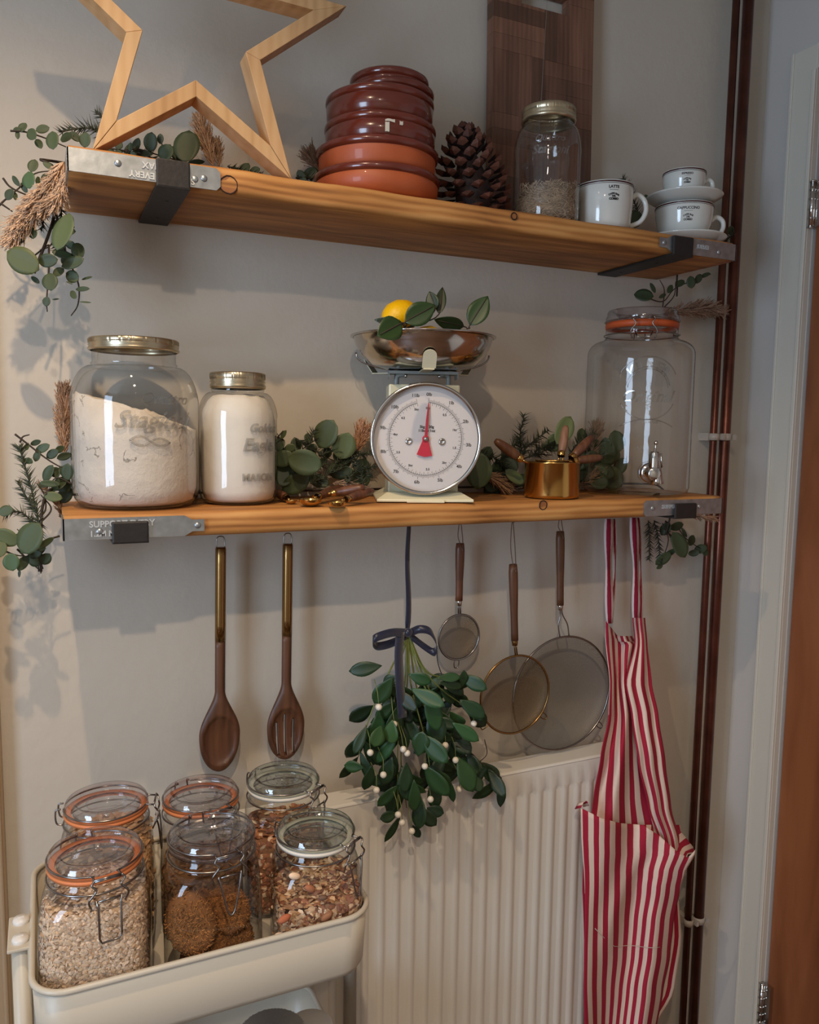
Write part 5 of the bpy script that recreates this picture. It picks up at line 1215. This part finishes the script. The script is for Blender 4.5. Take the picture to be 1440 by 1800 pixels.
def flakes(name, label, cat, base, rz, prof_o, e, count, size, cols, mat, topf, ntop=500, thick=.25, elong=1.5, az_rng=(PI, 2 * PI)):
    rng = random.Random(int(base.x * 10000) % 9999); g = G(); g.smooth = False; M = T(*base) @ R(rz, 'Z')
    rtop, ztop = prof_o[-1]; ntp = e[-1]
    for k in range(count + ntop):
        if k < count:
            r, z, n = surf_point(prof_o, e, rng); a = rng.uniform(*az_rng); rr = r * sq(a, n) + .0008; p = V((rr * cos(a), rr * sin(a), z)); nr = V((cos(a), sin(a), .0))
            if n > 3: 
                ca, sa = abs(cos(a)), abs(sin(a)); nr = V((math.copysign(ca ** (n - 1), cos(a)), math.copysign(sa ** (n - 1), sin(a)), 0)).normalized()
        else:
            a = rng.uniform(0, 2 * PI); q = math.sqrt(rng.random()); rr = rtop * q * sq(a, ntp); x, y = rr * cos(a), rr * sin(a); p = V((x, y, ztop + topf(x, y) + rng.uniform(0, .003))); nr = V((0, 0, 1))
        nr = (nr + V((rng.gauss(0, 1), rng.gauss(0, 1), rng.gauss(0, 1))) * .35).normalized(); s_ = V((rng.gauss(0, 1), rng.gauss(0, 1), rng.gauss(0, 1))); s_ = (s_ - nr * s_.dot(nr)).normalized(); b_ = nr.cross(s_)
        sz = size * rng.uniform(.6, 1.35); c = rng.choice(cols); vv = rng.uniform(.82, 1.18); g.tint = tuple(x * vv for x in c)
        el = rng.uniform(1, elong); m = 6; n0 = len(g.v)
        for i in range(m): q = 2 * PI * i / m; g.v.append(M @ (p + (s_ * cos(q) * el + b_ * sin(q)) * sz))
        g.v.append(M @ (p + nr * sz * thick * 1.3))
        for i in range(m): g.face((n0 + i, n0 + (i + 1) % m, n0 + m))
    return g
def cereal(label, cat, name, J, zf, mat, base_t, size, cols, topf, count, ntop, elong=1.5, thick=.25, ins=.005, rot=-.15):
    t_, base, prof, H_ = J; o_, e_ = fill_prof(prof, H_ * zf, ins)
    M = R(rot, 'Z')
    ob = filling(name, label, cat, tuple(base), o_, mat, topf, 64, sec=lambda a, k: sq(a, e_[min(k, len(e_) - 1)]), tint=base_t); ob.rotation_euler = (0, 0, rot)
    g = flakes(name, label, cat, V((0, 0, 0)), 0, o_, e_, count, size, cols, mat, topf, ntop, thick, elong); f = g.build(name + '_flakes', mat, ob, fix=False); f['kind'] = 'stuff'
    return ob
OA = [(1.15, 1.12, 1.05), (1.0, 1, 1), (.9, .86, .8), (1.2, 1.2, 1.18), (1.05, .98, .85)]
J = clip_jar('front left clip-top jar full of rolled oats, orange seal, long square lever', (167, 1487), .776, None, .0705, .0565, .0590, M_LIDG, M_ORANGE, 0, .16, 'rect')
cereal('pale rolled oats filling the front left clip-top jar', 'rolled oats', 'rolled_oats', J, .745, M_OAT, (.75, .68, .58), .0026, OA, lambda x, y: .003 * noise.noise(V((x * 60, y * 60, 0))), 6200, 600)
J = clip_jar('back left clip-top jar of golden oat cereal, orange seal, latch turned to the right', (187, 1400), .776, None, .068, .0565, .0590, M_LIDG, M_ORANGE, 0, 1.35, 'v')
cereal('golden chunky cereal in the back left clip-top jar', 'cereal', 'oat_cereal', J, .74, M_OAT, (.5, .38, .25), .0050, [(.95, .75, .5), (1.1, .9, .6), (.8, .58, .36)], lambda x, y: .004 * noise.noise(V((x * 50, y * 50, 0))), 1100, 250, 2.0, .6)
J = clip_jar('back middle clip-top jar with an orange seal, mostly hidden by the biscuit jar', (353, 1386), .763, None, .064, .0540, .0575, M_LIDG, M_ORANGE, 0, .3, 'v')
cereal('brown grains low in the back middle clip-top jar', 'grain', 'brown_grains', J, .45, M_OAT, (.4, .26, .15), .0035, [(.55, .35, .2), (.7, .5, .3)], lambda x, y: 0, 700, 150)
J = clip_jar('back right clip-top jar of brown muesli, greenish lid and white seal', (498, 1360), .764, None, .064, .0540, .0575, M_LIDGREEN, M_WHITERUB, 0, .62, 'v')
MU = [(1.2, 1.15, 1.05), (.95, .8, .62), (.5, .25, .16), (.8, .55, .35), (.30, .17, .15), (1.1, .95, .75), (.9, .7, .5), (.45, .25, .2), (.6, .35, .28)]
cereal('reddish brown muesli in the back right clip-top jar', 'muesli', 'muesli', J, .60, M_OAT, (.45, .28, .18), .0045, [(.6, .3, .2), (.8, .45, .28), (1.2, 1.15, 1.05), (.5, .28, .2)], lambda x, y: .006 * noise.noise(V((x * 50, y * 50, 0))), 900, 300)
Jb = J = clip_jar('front middle clip-top jar of wheat biscuits, clear seal, narrow pointed lever', (372, 1453), .770, None, .0685, .0560, .0590, M_LIDG, M_LIDG, 0, .14, 'v')
J = clip_jar('front right clip-top jar of fruit muesli, pale lid and white seal', (555, 1448), .748, None, .0660, .0545, .0565, M_LIDGREEN, M_WHITERUB, 0, .62, 'v')
oc = cereal('fruit and nut muesli half filling the front right clip-top jar', 'muesli', 'fruit_muesli', J, .52, M_OAT, (.55, .4, .3), .0042, MU, lambda x, y: .010 * noise.noise(V((x * 35, y * 35, 2))) + .10 * x, 1500, 600, 1.7, .3)
# almonds and coconut in the muesli
base = J[1]
for k, (u, v, c, s_) in enumerate(((500, 1615, (.62, .24, .14), .010), (545, 1562, (.55, .28, .18), .009), (518, 1540, (1.15, 1.1, 1.02), .009), (575, 1610, (.5, .3, .2), .011), (490, 1644, (1.1, 1.1, 1.1), .007), (605, 1600, (.55, .32, .22), .009), (568, 1578, (.25, .18, .16), .007))):
    yq = base.y - .062; p = AY(u, v, yq); g = G(); g.tint = c; g.sphere(p, s_, 12, 8, (1, .45, .55), R(rnd(-.6, .6), 'Y')); o = g.build('fruit_piece', M_OAT, oc); o.parent = None; o.parent = oc; o.matrix_parent_inverse = (T(*oc.location) @ R(-.15, 'Z')).inverted()
# wheat biscuits
base = Jb[1]
def biscuit(label, p, ax, r, el):
    g = G(); rng = random.Random(int(p[0] * 1e5) % 997); q_ = V((0, 0, 1)).rotation_difference(V(ax)).to_matrix().to_4x4(); M = q_
    g.tint = (.8, .72, .62); g.lathe([(.0001, -.013), (r * .5, -.013), (r * .8, -.0105), (r * .96, -.006), (r, 0), (r * .96, .006), (r * .8, .0105), (r * .5, .013), (.0001, .013)], 40, M @ Matrix.Diagonal((1, el, 1, 1)), sec=lambda a, k: 1 + .07 * noise.noise(V((a * 3, k, p[0] * 50))))
    for k in range(1300):
        th = rng.uniform(0, 2 * PI); rr = r * math.sqrt(rng.random()); sd = rng.choice((-1, 1)); hz = .0130 * math.sqrt(max(0, 1 - (rr / r) ** 3)) * sd
        c = V((rr * cos(th), rr * sin(th) * el, hz)); d_ = V((rng.gauss(0, 1), rng.gauss(0, 1), rng.gauss(0, .3))).normalized(); v = rng.uniform(.45, 1.7); g.tint = (v, v * .95, v * .85)
        L_ = rng.uniform(.0015, .0035); g.tube([M @ (c - d_ * L_), M @ (c + V((0, 0, sd * rng.uniform(.0005, .0018)))), M @ (c + d_ * L_)], .0008, 3, caps=False)
    o = g.build('wheat_biscuit', M_BISC, None, p, fix=False); tag(o, label, 'biscuit', 'wheat biscuits in the glass jar')
bx3, by3, bz3 = base
zf = lambda u, v, dy: AY(u, v, by3 + dy)
for lab, u, v, dy, ax, r in (('big upright oval wheat biscuit pressed against the left of the jar glass', 336, 1622, -.045, (-.35, -1, .25), .034), ('wheat biscuit lying on top of the pile at the right inside the jar', 400, 1600, -.020, (.1, -.5, 1), .032),
    ('wheat biscuit leaning at the lower right of the jar, under the flat one', 405, 1655, -.040, (.3, -1, .6), .034), ('wheat biscuit at the very bottom front of the jar', 360, 1690, -.035, (.0, -.5, 1), .034), ('wheat biscuit at the back of the jar behind the upright one', 352, 1618, .020, (.2, -.8, .3), .034)):
    p = zf(u, v, dy); p = V((p.x, p.y, max(p.z, bz3 + .016))); biscuit(lab, p, ax, r, 1.25 if 'upright' in lab else 1.15)

# things on the middle tier, just peeping into the frame
p = AY(478, 1812, -.36)
t = thing('storage_jar', 'glass jar with grey ribbed lid standing on the lower tier of the trolley', 'jar', (p.x, -.36, (.278 + ZF * .8)))
g = G(); hh = p.z - (.278 + ZF * .8) ; g.lathe([(.0001, .001), (.045, .001), (.050, .006), (.050, hh - .035), (.046, hh - .018), (.046, hh - .012)], 48); g.build('glass_body', M_GLASS, t)
g = G(); g.lathe([(.050, hh - .016), (.0505, hh - .002), (.047, hh), (.0001, hh + .001)], 120, sec=lambda a, k: 1 + (.012 * (1 if int(a / (2 * PI) * 120) % 2 else -1) if k < 2 else 0)); g.build('ribbed_lid', M_DARKLID, t)
p = AY(545, 1800, -.33)
t = thing('lidded_tub', 'small tub with a white lid on the lower tier of the trolley', 'tub', (p.x, -.33, (.278 + ZF * .8)))
hh = p.z - (.278 + ZF * .8); g = G(); g.lathe([(.0001, .001), (.030, .001), (.034, hh - .01)], 40); g.build('tub_body', M_WHITEP, t); g = G(); g.lathe([(.035, hh - .012), (.036, hh - .002), (.034, hh), (.0001, hh)], 40); g.build('tub_lid', M_WHITEP, t)

# ================================================================== garlands
def gar(label, x, y, z): return thing('garland', label, 'garland', (x, y, z), 0, None)
TONES = {'d': (.55, .62, .5), 'm': (.85, .9, .8), 'l': (1.25, 1.25, 1.15), 'g': (1.45, 1.5, 1.45), 'o': (1.35, 1.25, .9), 't': (.9, 1.25, 1.15), 'p': (2.2, 2.1, 1.9)}
def euc(t, name, leaves, stems, y, smat=M_STEM):
    # leaves: (centre u, v, length px, width px, angle deg, tone, dy)
    g = G()
    for (u, v, L_, W_, a, tone, dy) in leaves:
        c = AY(u, v, y + dy); sc = (c - CP).dot(fw) / FPX; an = math.radians(a); tilt = rnd(-.3, .3)
        d = (rt * cos(an) + up * sin(an) + fw * tilt).normalized(); nrm = -fw + rvec() * .3; tn = TONES[tone]; vv = rnd(.88, 1.12); g.tint = tuple(q * vv for q in tn)
        leafgeo(g, c - d * (L_ * sc / 2), d, nrm, L_ * sc, W_ * sc, rnd(.02, .12), rnd(-.05, .10), 9, 5, .55, base=1.0)
        g.tint = tuple(q * .6 for q in tn)
    g.build(name, M_EUC, t, world=True, sol=.0004)
    if stems:
        g = G()
        for st in stems:
            P_ = spline([AY(u, v, y) for u, v in st], 6); g.tube(P_, [.0016 - .0008 * i / len(P_) for i in range(len(P_))], 6)
        g.build('stem', smat, t, world=True)
def auto_euc(t, path, y, n, L_, W_, tone, dyr=.02, spread=1.0, tipl=0.5):
    # leaves in pairs along a pixel path
    P_ = spline([AY(u, v, y) for u, v in path], 10); g = G(); N_ = len(P_)
    g2 = G(); g2.tube(P_, [.0015 - .0009 * i / N_ for i in range(N_)], 6); g2.build('stem', M_STEM, t, world=True)
    for k in range(n):
        i = int((k + .5) / n * (N_ - 2)); p = P_[i]; tg = (P_[i + 1] - P_[i]).normalized(); sc = (p - CP).dot(fw) / FPX; f = 1 - (1 - tipl) * k / n
        for s in (-1, 1):
            sd = tg.cross(-fw).normalized() * s; d = (sd * spread + tg * rnd(.1, .8) + rvec() * .35).normalized(); tn = TONES[tone]; vv = rnd(.75, 1.2); g.tint = tuple(q * vv for q in tn)
            leafgeo(g, p, d, -fw + rvec() * .6, L_ * sc * f * rnd(.8, 1.15), W_ * sc * f, rnd(.02, .12), rnd(-.05, .12), 7, 4, .6, base=1.05)
    g.build('eucalyptus_leaves', M_EUC, t, world=True, sol=.0004)
def fir(t, path, y, nl, tone=(1, 1, 1), dens=1.0, dy=0.0):
    P_ = spline([AY(u, v, y + dy * i / max(1, len(path) - 1)) for i, (u, v) in enumerate(path)], 14); N_ = len(P_); g = G(); g.tint = (.6, .5, .4); g.tube(P_, .0012, 5)
    tot = sum((P_[i + 1] - P_[i]).length for i in range(N_ - 1)); cnt = int(tot / .0010 * dens)
    for k in range(cnt):
        f = k / cnt * (N_ - 1.001); i = int(f); p = P_[i] + (P_[i + 1] - P_[i]) * (f - i); tg = (P_[i + 1] - P_[i]).normalized(); a = rnd(0, 2 * PI)
        s = tg.cross(V((.3, .5, .8))).normalized(); b = tg.cross(s); rad = s * cos(a) + b * sin(a); rad = (rad + fw * -.5 * rad.dot(fw)).normalized()
        d = (rad + tg * rnd(.5, 1.0)).normalized(); vv = rnd(.6, 1.5); g.tint = tuple(q * vv for q in tone); L_ = nl * rnd(.7, 1.15) * (1 - .35 * (k / cnt) ** 3)
        q0 = p; q1 = p + d * L_; w = .0010; n0 = len(g.v); u_ = d.cross(tg).normalized(); w_ = d.cross(u_)
        g.v += [q0 + u_ * w, q0 - u_ * w * .5 + w_ * w, q0 - u_ * w * .5 - w_ * w, q1]
        g.face((n0, n0 + 1, n0 + 3)); g.face((n0 + 1, n0 + 2, n0 + 3)); g.face((n0 + 2, n0, n0 + 3))
    return g.build('fir_sprig', M_FIR, t, world=True, fix=False)
def pampas(t, path, y, width_px, n=420, tone=(1, 1, 1)):
    P_ = spline([AY(u, v, y) for u, v in path], 16); N_ = len(P_); g = G(); g.tint = tuple(.8 * q for q in tone); g.tube(P_, .0011, 5); sc = (P_[0] - CP).dot(fw) / FPX; wd = width_px * sc
    for k in range(n):
        f = rnd(0, 1) ** .9; i = min(N_ - 2, int(f * (N_ - 1))); p = P_[i]; tg = (P_[i + 1] - P_[i]).normalized(); rad = rvec(); rad = (rad - tg * rad.dot(tg)).normalized()
        L_ = wd * (.35 + .65 * sin(PI * (f * .85 + .08))) * rnd(.6, 1.2) * 1.1; vv = rnd(.7, 1.35); g.tint = tuple(q * vv for q in tone)
        q1 = p + rad * L_ * .30 + tg * L_ * .45; q2 = p + rad * L_ * .55 + tg * L_ * .95 + rvec() * L_ * .12
        g.tube([p, q1, q2], [.0006, .0011, .0003], 3, caps=False)
        for _ in range(3):
            c = q1 + (q2 - q1) * rnd(0, 1); d = (q2 - q1).normalized() + rvec() * .7; g.tube([c, c + d * L_ * .16], [.0008, .0002], 3, caps=False)
    return g.build('pampas_plume', M_PAMPAS, t, world=True, fix=False)

# ---- upper garland, from the left end spray along the back of the shelf to the right end
t = gar('long garland of eucalyptus, fir and pampas along the back of the upper shelf', .0, -.05, ZU)
yL = -.115
g = G(); g.tube(spline([AY(60, 480, yL), AY(95, 380, yL), AY(98, 300, yL), V((-.02, -.10, ZU + .01)), V((.2, -.05, ZU + .012)), V((.5, -.03, ZU + .01)), V((.8, -.02, ZU + .010)), V((1.15, -.02, ZU + .012)), V((1.262, -.03, ZU + .01)), V((1.268, -.04, ZU - .05)), AY(1190, 520, -.06)], 8), .0022, 6); g.build('main_stem', M_STEM, t, world=True)
euc(t, 'eucalyptus_leaves', [(30, 228, 14, 9, 200, 'm', 0), (40, 224, 20, 15, 60, 'm', 0), (31, 237, 16, 8, 95, 'd', 0), (56, 236, 24, 20, 130, 'm', -.01), (75, 227, 24, 15, 20, 'm', 0), (68, 252, 24, 13, 120, 'd', 0), (93, 247, 34, 25, 95, 'm', -.02), (117, 242, 26, 20, 10, 'd', 0), (150, 246, 26, 22, 80, 'm', 0), (132, 240, 24, 14, 140, 'd', .01)],
    [[(18, 230), (45, 232), (80, 243), (120, 260)]], yL)
euc(t, 'eucalyptus_leaves', [(58, 291, 26, 18, 80, 'm', 0), (50, 316, 32, 28, 100, 't', -.01), (28, 318, 22, 10, 125, 'd', 0), (17, 342, 22, 16, 60, 'd', -.01), (27, 345, 16, 8, 100, 'd', 0), (42, 330, 20, 10, 120, 'm', 0), (85, 291, 22, 12, 145, 'm', 0), (67, 318, 18, 10, 100, 'd', 0)],
    [[(-4, 364), (8, 352), (34, 330), (62, 305), (100, 300)], [(2, 358), (22, 372)], [(5, 313), (20, 330), (55, 345), (95, 350)]], yL)
euc(t, 'eucalyptus_leaves', [(112, 408, 74, 42, 78, 'g', -.05), (40, 458, 62, 46, 150, 'o', -.045), (84, 458, 36, 24, 5, 'd', -.05), (88, 495, 34, 28, 100, 'd', -.05), (103, 478, 22, 16, 40, 'd', -.03), (128, 462, 42, 22, 20, 'd', -.04), (137, 440, 32, 24, 130, 'd', -.03), (110, 447, 36, 16, 170, 'd', -.02), (127, 486, 26, 22, 150, 'm', -.03), (145, 508, 28, 9, 0, 'd', -.04), (129, 518, 20, 12, 130, 'm', -.04), (82, 530, 17, 14, 70, 'd', -.05),
    (58, 410, 20, 18, 90, 'd', -.02), (38, 420, 18, 12, 60, 'd', -.02), (62, 492, 18, 9, 140, 'd', -.03), (153, 489, 22, 5, 10, 'd', -.03), (98, 526, 16, 3, 0, 'm', -.04), (150, 531, 20, 3, 0, 'm', -.04), (122, 497, 12, 3, -20, 'd', -.04)],
    [[(98, 350), (100, 400), (90, 430), (70, 440)], [(110, 430), (122, 460), (138, 500), (137, 535), (125, 555)], [(86, 430), (86, 470), (84, 500), (82, 530), (83, 548)], [(40, 470), (60, 450), (85, 430)]], yL)
auto_euc(t, [(100, 380), (112, 420), (120, 470)], yL - .01, 4, 26, 20, 'd'); auto_euc(t, [(96, 300), (80, 330), (60, 350)], yL, 3, 22, 16, 'd'); auto_euc(t, [(170, 262), (200, 262), (250, 270)], yL + .03, 4, 24, 18, 'd'); fir(t, [(100, 330), (108, 380), (98, 440)], yL + .01, .016, (.8, .8, .7)); fir(t, [(185, 235), (150, 225), (105, 232)], yL + .02, .022, (.8, .75, .6)); fir(t, [(200, 225), (182, 208), (168, 196)], yL + .03, .018, (.8, .75, .6)); fir(t, [(95, 340), (82, 370), (72, 405)], yL + .01, .018, (.9, .9, .8))
pampas(t, [(112, 285), (85, 330), (48, 380), (18, 425)], yL - .02, 34, 900, (1.1, 1.05, 1.02)); pampas(t, [(118, 300), (105, 340), (70, 375)], yL - .03, 26, 420, (1.0, .95, .92))
yB = -.055
euc(t, 'eucalyptus_leaves', [(329, 258, 62, 46, 85, 'd', -.02), (292, 268, 32, 30, 60, 'd', -.01), (265, 250, 34, 24, 80, 'd', 0), (240, 255, 26, 14, 70, 'd', 0), (310, 270, 34, 20, 130, 'd', 0), (225, 262, 24, 10, 60, 'd', 0), (282, 244, 18, 12, 90, 'd', 0), (205, 235, 24, 12, 150, 'd', 0), (430, 296, 26, 18, 60, 'd', 0), (415, 298, 20, 10, 150, 'd', 0), (448, 300, 20, 14, 20, 'd', 0),
    (545, 305, 30, 18, 30, 'd', 0), (530, 310, 24, 16, 120, 'd', 0), (555, 315, 24, 18, 60, 'd', 0), (250, 270, 40, 14, 170, 'd', 0), (345, 285, 30, 12, 10, 'd', 0)], [[(205, 268), (240, 262), (290, 276), (345, 290)], [(283, 290), (286, 265), (282, 240)]], yB)
fir(t, [(220, 268), (250, 272), (290, 285)], yB, .018, (.6, .6, .5)); fir(t, [(400, 292), (430, 302), (460, 308)], yB, .014, (.6, .6, .5)); fir(t, [(520, 312), (550, 312), (570, 318)], yB, .016, (.6, .6, .5))
pampas(t, [(375, 292), (364, 255), (350, 210)], yB - .01, 26, 420, (1.0, .95, .9)); pampas(t, [(385, 292), (384, 270), (380, 250)], yB, 16, 160, (.8, .75, .7)); pampas(t, [(572, 312), (556, 290), (545, 272)], yB, 24, 220, (.62, .58, .54))
fir(t, [(1125, 385), (1110, 340), (1095, 312)], -.05, .020, (.45, .5, .4), .9); fir(t, [(1120, 385), (1100, 350), (1082, 322)], -.05, .017, (.45, .5, .4), .8)
euc(t, 'eucalyptus_leaves', [(1118, 385, 34, 24, 80, 'd', .0), (1138, 350, 18, 10, 120, 'd', 0), (1285, 405, 18, 14, 40, 'd', 0)], None, -.06)
# hanging end on the right, below the shelf
fir(t, [(1262, 425), (1280, 420), (1290, 405)], -.06, .016, (.6, .5, .4), .8)
euc(t, 'eucalyptus_leaves', [(1132, 519, 34, 24, 170, 'd', 0), (1148, 506, 20, 8, 120, 'd', 0), (1178, 508, 18, 10, 60, 'd', 0), (1196, 498, 20, 12, 40, 'd', 0), (1215, 496, 22, 16, 100, 'd', -.01), (1228, 490, 20, 12, 60, 'd', -.01), (1240, 484, 18, 8, 20, 'd', -.01), (1184, 575, 26, 16, 80, 'd', 0), (1178, 556, 20, 8, 100, 'd', 0), (1190, 590, 14, 4, 0, 'd', 0), (1165, 520, 16, 7, 30, 'd', 0)],
    [[(1130, 520), (1165, 530), (1190, 505), (1250, 482)], [(1165, 540), (1168, 510), (1160, 492)], [(1168, 540), (1185, 520), (1188, 495)], [(1180, 540), (1186, 570), (1184, 592)]], -.05)
pampas(t, [(1165, 552), (1205, 545), (1240, 542), (1272, 548)], -.05, 26, 380, (.62, .52, .47))

# ---- lower garland
t = gar('long garland of eucalyptus, fir and pampas along the back of the lower shelf', .0, -.04, Z0)
yC = -.105
g = G(); g.tube(spline([AY(72, 1005, yC), AY(72, 940, yC), AY(75, 890, yC), AY(90, 860, yC), V((.0, -.03, Z0 + .014)), V((.3, -.018, Z0 + .012)), V((.6, -.016, Z0 + .012)), V((.9, -.016, Z0 + .012)), V((1.2, -.016, Z0 + .012)), V((1.262, -.03, Z0)), V((1.262, -.06, Z0 - .05)), AY(1170, 940, -.06)], 8), .0022, 6); g.build('main_stem', M_STEM, t, world=True)
fir(t, [(70, 925), (55, 860), (38, 800), (34, 785)], yC, .020, (1.1, 1.1, .95), 1.2); fir(t, [(60, 920), (35, 900), (5, 905)], yC, .018, (1.0, 1.0, .9)); fir(t, [(72, 920), (64, 960), (40, 985)], yC + .01, .018, (.9, .9, .8)); fir(t, [(66, 900), (50, 880), (30, 845)], yC, .018, (1, 1, .9))
euc(t, 'eucalyptus_leaves', [(63, 778, 24, 10, 15, 'd', 0), (75, 788, 30, 15, 25, 'm', 0), (65, 802, 20, 14, 70, 'd', 0), (92, 798, 26, 16, 30, 'd', 0), (113, 802, 26, 14, 20, 'd', .02), (105, 790, 20, 12, 30, 'd', .02), (85, 832, 34, 20, 60, 'd', 0), (88, 850, 34, 12, -5, 'm', -.01), (115, 830, 34, 18, -35, 'm', .01), (93, 873, 32, 18, -10, 'o', -.01), (112, 852, 30, 30, 40, 'd', .02), (115, 870, 34, 24, 60, 'd', .03), (50, 810, 12, 24, 90, 'm', 0), (48, 785, 14, 9, 80, 'm', 0)],
    [[(26, 763), (48, 780), (80, 805), (105, 820), (125, 825)], [(35, 778), (40, 768), (52, 764)], [(70, 910), (80, 895), (78, 870), (65, 850)]], yC)
euc(t, 'eucalyptus_leaves', [(52, 946, 62, 52, 60, 'm', -.05), (10, 898, 26, 20, 20, 'm', -.02), (12, 945, 44, 32, 150, 'o', -.02), (20, 988, 32, 28, 100, 't', -.04), (40, 990, 30, 18, 60, 'd', -.03), (62, 975, 26, 14, 20, 'd', -.02), (80, 955, 42, 12, 30, 'm', -.03), (2, 965, 30, 20, 90, 'o', -.02), (34, 1008, 14, 5, 90, 'd', -.02), (48, 966, 22, 12, 120, 'd', -.02)],
    [[(105, 942), (80, 952), (73, 975), (72, 1008)], [(30, 965), (50, 985), (72, 1004)], [(66, 970), (68, 1005)], [(70, 920), (90, 895), (72, 870)], [(0, 965), (25, 975), (45, 978)]], yC)
auto_euc(t, [(75, 1000), (60, 960), (30, 930)], yC - .01, 4, 26, 20, 'd'); auto_euc(t, [(125, 850), (100, 840), (80, 860)], yC, 3, 30, 22, 'd'); pampas(t, [(112, 800), (112, 760), (114, 720), (112, 682)], yC + .06, 26, 560, (1.0, .86, .76)); pampas(t, [(112, 915), (98, 880), (70, 850)], yC + .03, 14, 120, (.9, .8, .7))
yD = -.050
for (pth, n, L_, W_, tn) in (([(490, 845), (520, 800), (560, 770)], 4, 34, 26, 'd'), ([(640, 840), (600, 815), (560, 800)], 4, 34, 28, 'd'), ([(500, 800), (497, 780), (486, 760)], 2, 26, 16, 'm'), ([(890, 850), (860, 830), (845, 790)], 3, 40, 30, 'd'), ([(1030, 850), (1050, 810), (1080, 780)], 4, 44, 34, 'd'), ([(1000, 850), (1030, 800), (1040, 765)], 3, 30, 22, 'd')): auto_euc(t, pth, yD, n, L_, W_, tn)
euc(t, 'eucalyptus_leaves', [(574, 763, 56, 46, 60, 'm', -.01), (605, 784, 50, 42, 70, 'l', -.02), (536, 812, 62, 46, 165, 'm', -.05), (498, 806, 40, 30, 20, 'm', -.02), (515, 792, 24, 16, 100, 'd', 0), (520, 850, 56, 36, 30, 'd', -.02), (500, 835, 44, 34, 80, 'd', -.01), (492, 782, 26, 20, 70, 'd', 0), (560, 845, 40, 24, 160, 'd', 0), (600, 830, 44, 26, 10, 'd', 0), (640, 845, 30, 20, 60, 'd', 0)],
    [[(487, 770), (498, 757)], [(512, 790), (522, 830)]], yD)
for pth in ([(500, 855), (540, 830), (575, 815)], [(545, 850), (575, 835), (600, 800)], [(540, 790), (548, 768), (552, 756)], [(560, 800), (600, 790), (640, 800)], [(590, 830), (620, 805), (655, 795)], [(610, 850), (625, 825), (660, 820)], [(520, 770), (540, 785), (570, 800)], [(640, 850), (630, 820), (615, 790)], [(655, 840), (640, 820), (620, 815)]): fir(t, pth, yD - .01, .018, (.75, .8, .7), 1.1)
pampas(t, [(622, 800), (632, 775), (640, 755)], yD + .01, 26, 260, (.95, .72, .58)); pampas(t, [(585, 850), (610, 850), (645, 858)], yD, 16, 160, (.6, .55, .5))
for pth in ([(920, 800), (914, 770), (922, 728)], [(915, 800), (935, 778), (965, 756)], [(930, 805), (955, 785), (985, 772)], [(840, 800), (870, 805), (895, 825)], [(1000, 800), (1020, 775), (1045, 760)], [(940, 800), (965, 790), (990, 785)], [(880, 800), (900, 790), (912, 770)]): fir(t, pth, yD - .01, .024, (.6, .66, .5), 1.0)
euc(t, 'eucalyptus_leaves', [(992, 756, 60, 34, 60, 'p', -.02), (975, 778, 40, 30, 40, 'g', -.01), (905, 838, 42, 20, -35, 'p', -.05), (842, 828, 66, 46, 85, 'm', -.05), (868, 845, 46, 34, 60, 'd', 0), (895, 815, 40, 30, 130, 'd', 0), (1022, 765, 26, 18, 80, 'd', 0), (1062, 800, 54, 44, 60, 'd', .0), (1085, 775, 40, 30, 100, 'd', 0), (1045, 835, 50, 34, 20, 'm', 0), (1075, 840, 50, 40, 140, 'd', 0), (1090, 820, 34, 24, 60, 'd', .0), (1025, 812, 40, 24, 40, 'd', 0), (855, 798, 30, 22, 60, 'd', 0), (915, 845, 44, 24, 10, 'd', 0)], [[(845, 850), (900, 845), (960, 840)], [(900, 815), (940, 800), (970, 800)]], yD)
pampas(t, [(845, 830), (870, 842), (895, 858)], yD - .03, 22, 240, (.62, .5, .38)); pampas(t, [(1000, 858), (1030, 845), (1055, 830)], yD, 22, 220, (.5, .42, .34)); pampas(t, [(1030, 840), (1040, 790), (1050, 745)], yD + .01, 22, 200, (.55, .48, .42)); pampas(t, [(940, 858), (900, 850), (880, 845)], yD, 18, 140, (.5, .4, .3))
# right-hand end hanging below
fir(t, [(1140, 915), (1142, 945), (1142, 985)], -.065, .018, (.6, .55, .4), 1.1); fir(t, [(1150, 915), (1158, 950), (1160, 990)], -.055, .018, (.5, .5, .4), .9); fir(t, [(1170, 915), (1175, 935), (1185, 950)], -.05, .014, (.5, .5, .4), .8)
euc(t, 'eucalyptus_leaves', [(1195, 958, 52, 30, 118, 'm', -.02), (1216, 950, 22, 14, 60, 'd', 0), (1232, 965, 24, 16, 20, 'd', 0), (1220, 972, 20, 12, 10, 'd', 0), (1240, 970, 16, 12, 80, 'd', 0), (1166, 982, 34, 20, 40, 'm', 0), (1203, 936, 20, 6, 120, 'd', 0), (1160, 996, 14, 8, 30, 'd', 0), (1178, 972, 24, 10, 30, 'd', 0), (1170, 930, 26, 18, 60, 'd', .01), (1190, 925, 30, 16, 10, 'd', .01)], [[(1165, 920), (1175, 950), (1160, 995)], [(1190, 925), (1210, 950), (1245, 972)]], -.06)
pampas(t, [(1205, 905), (1235, 908), (1258, 912)], -.10, 14, 120, (.75, .62, .56))
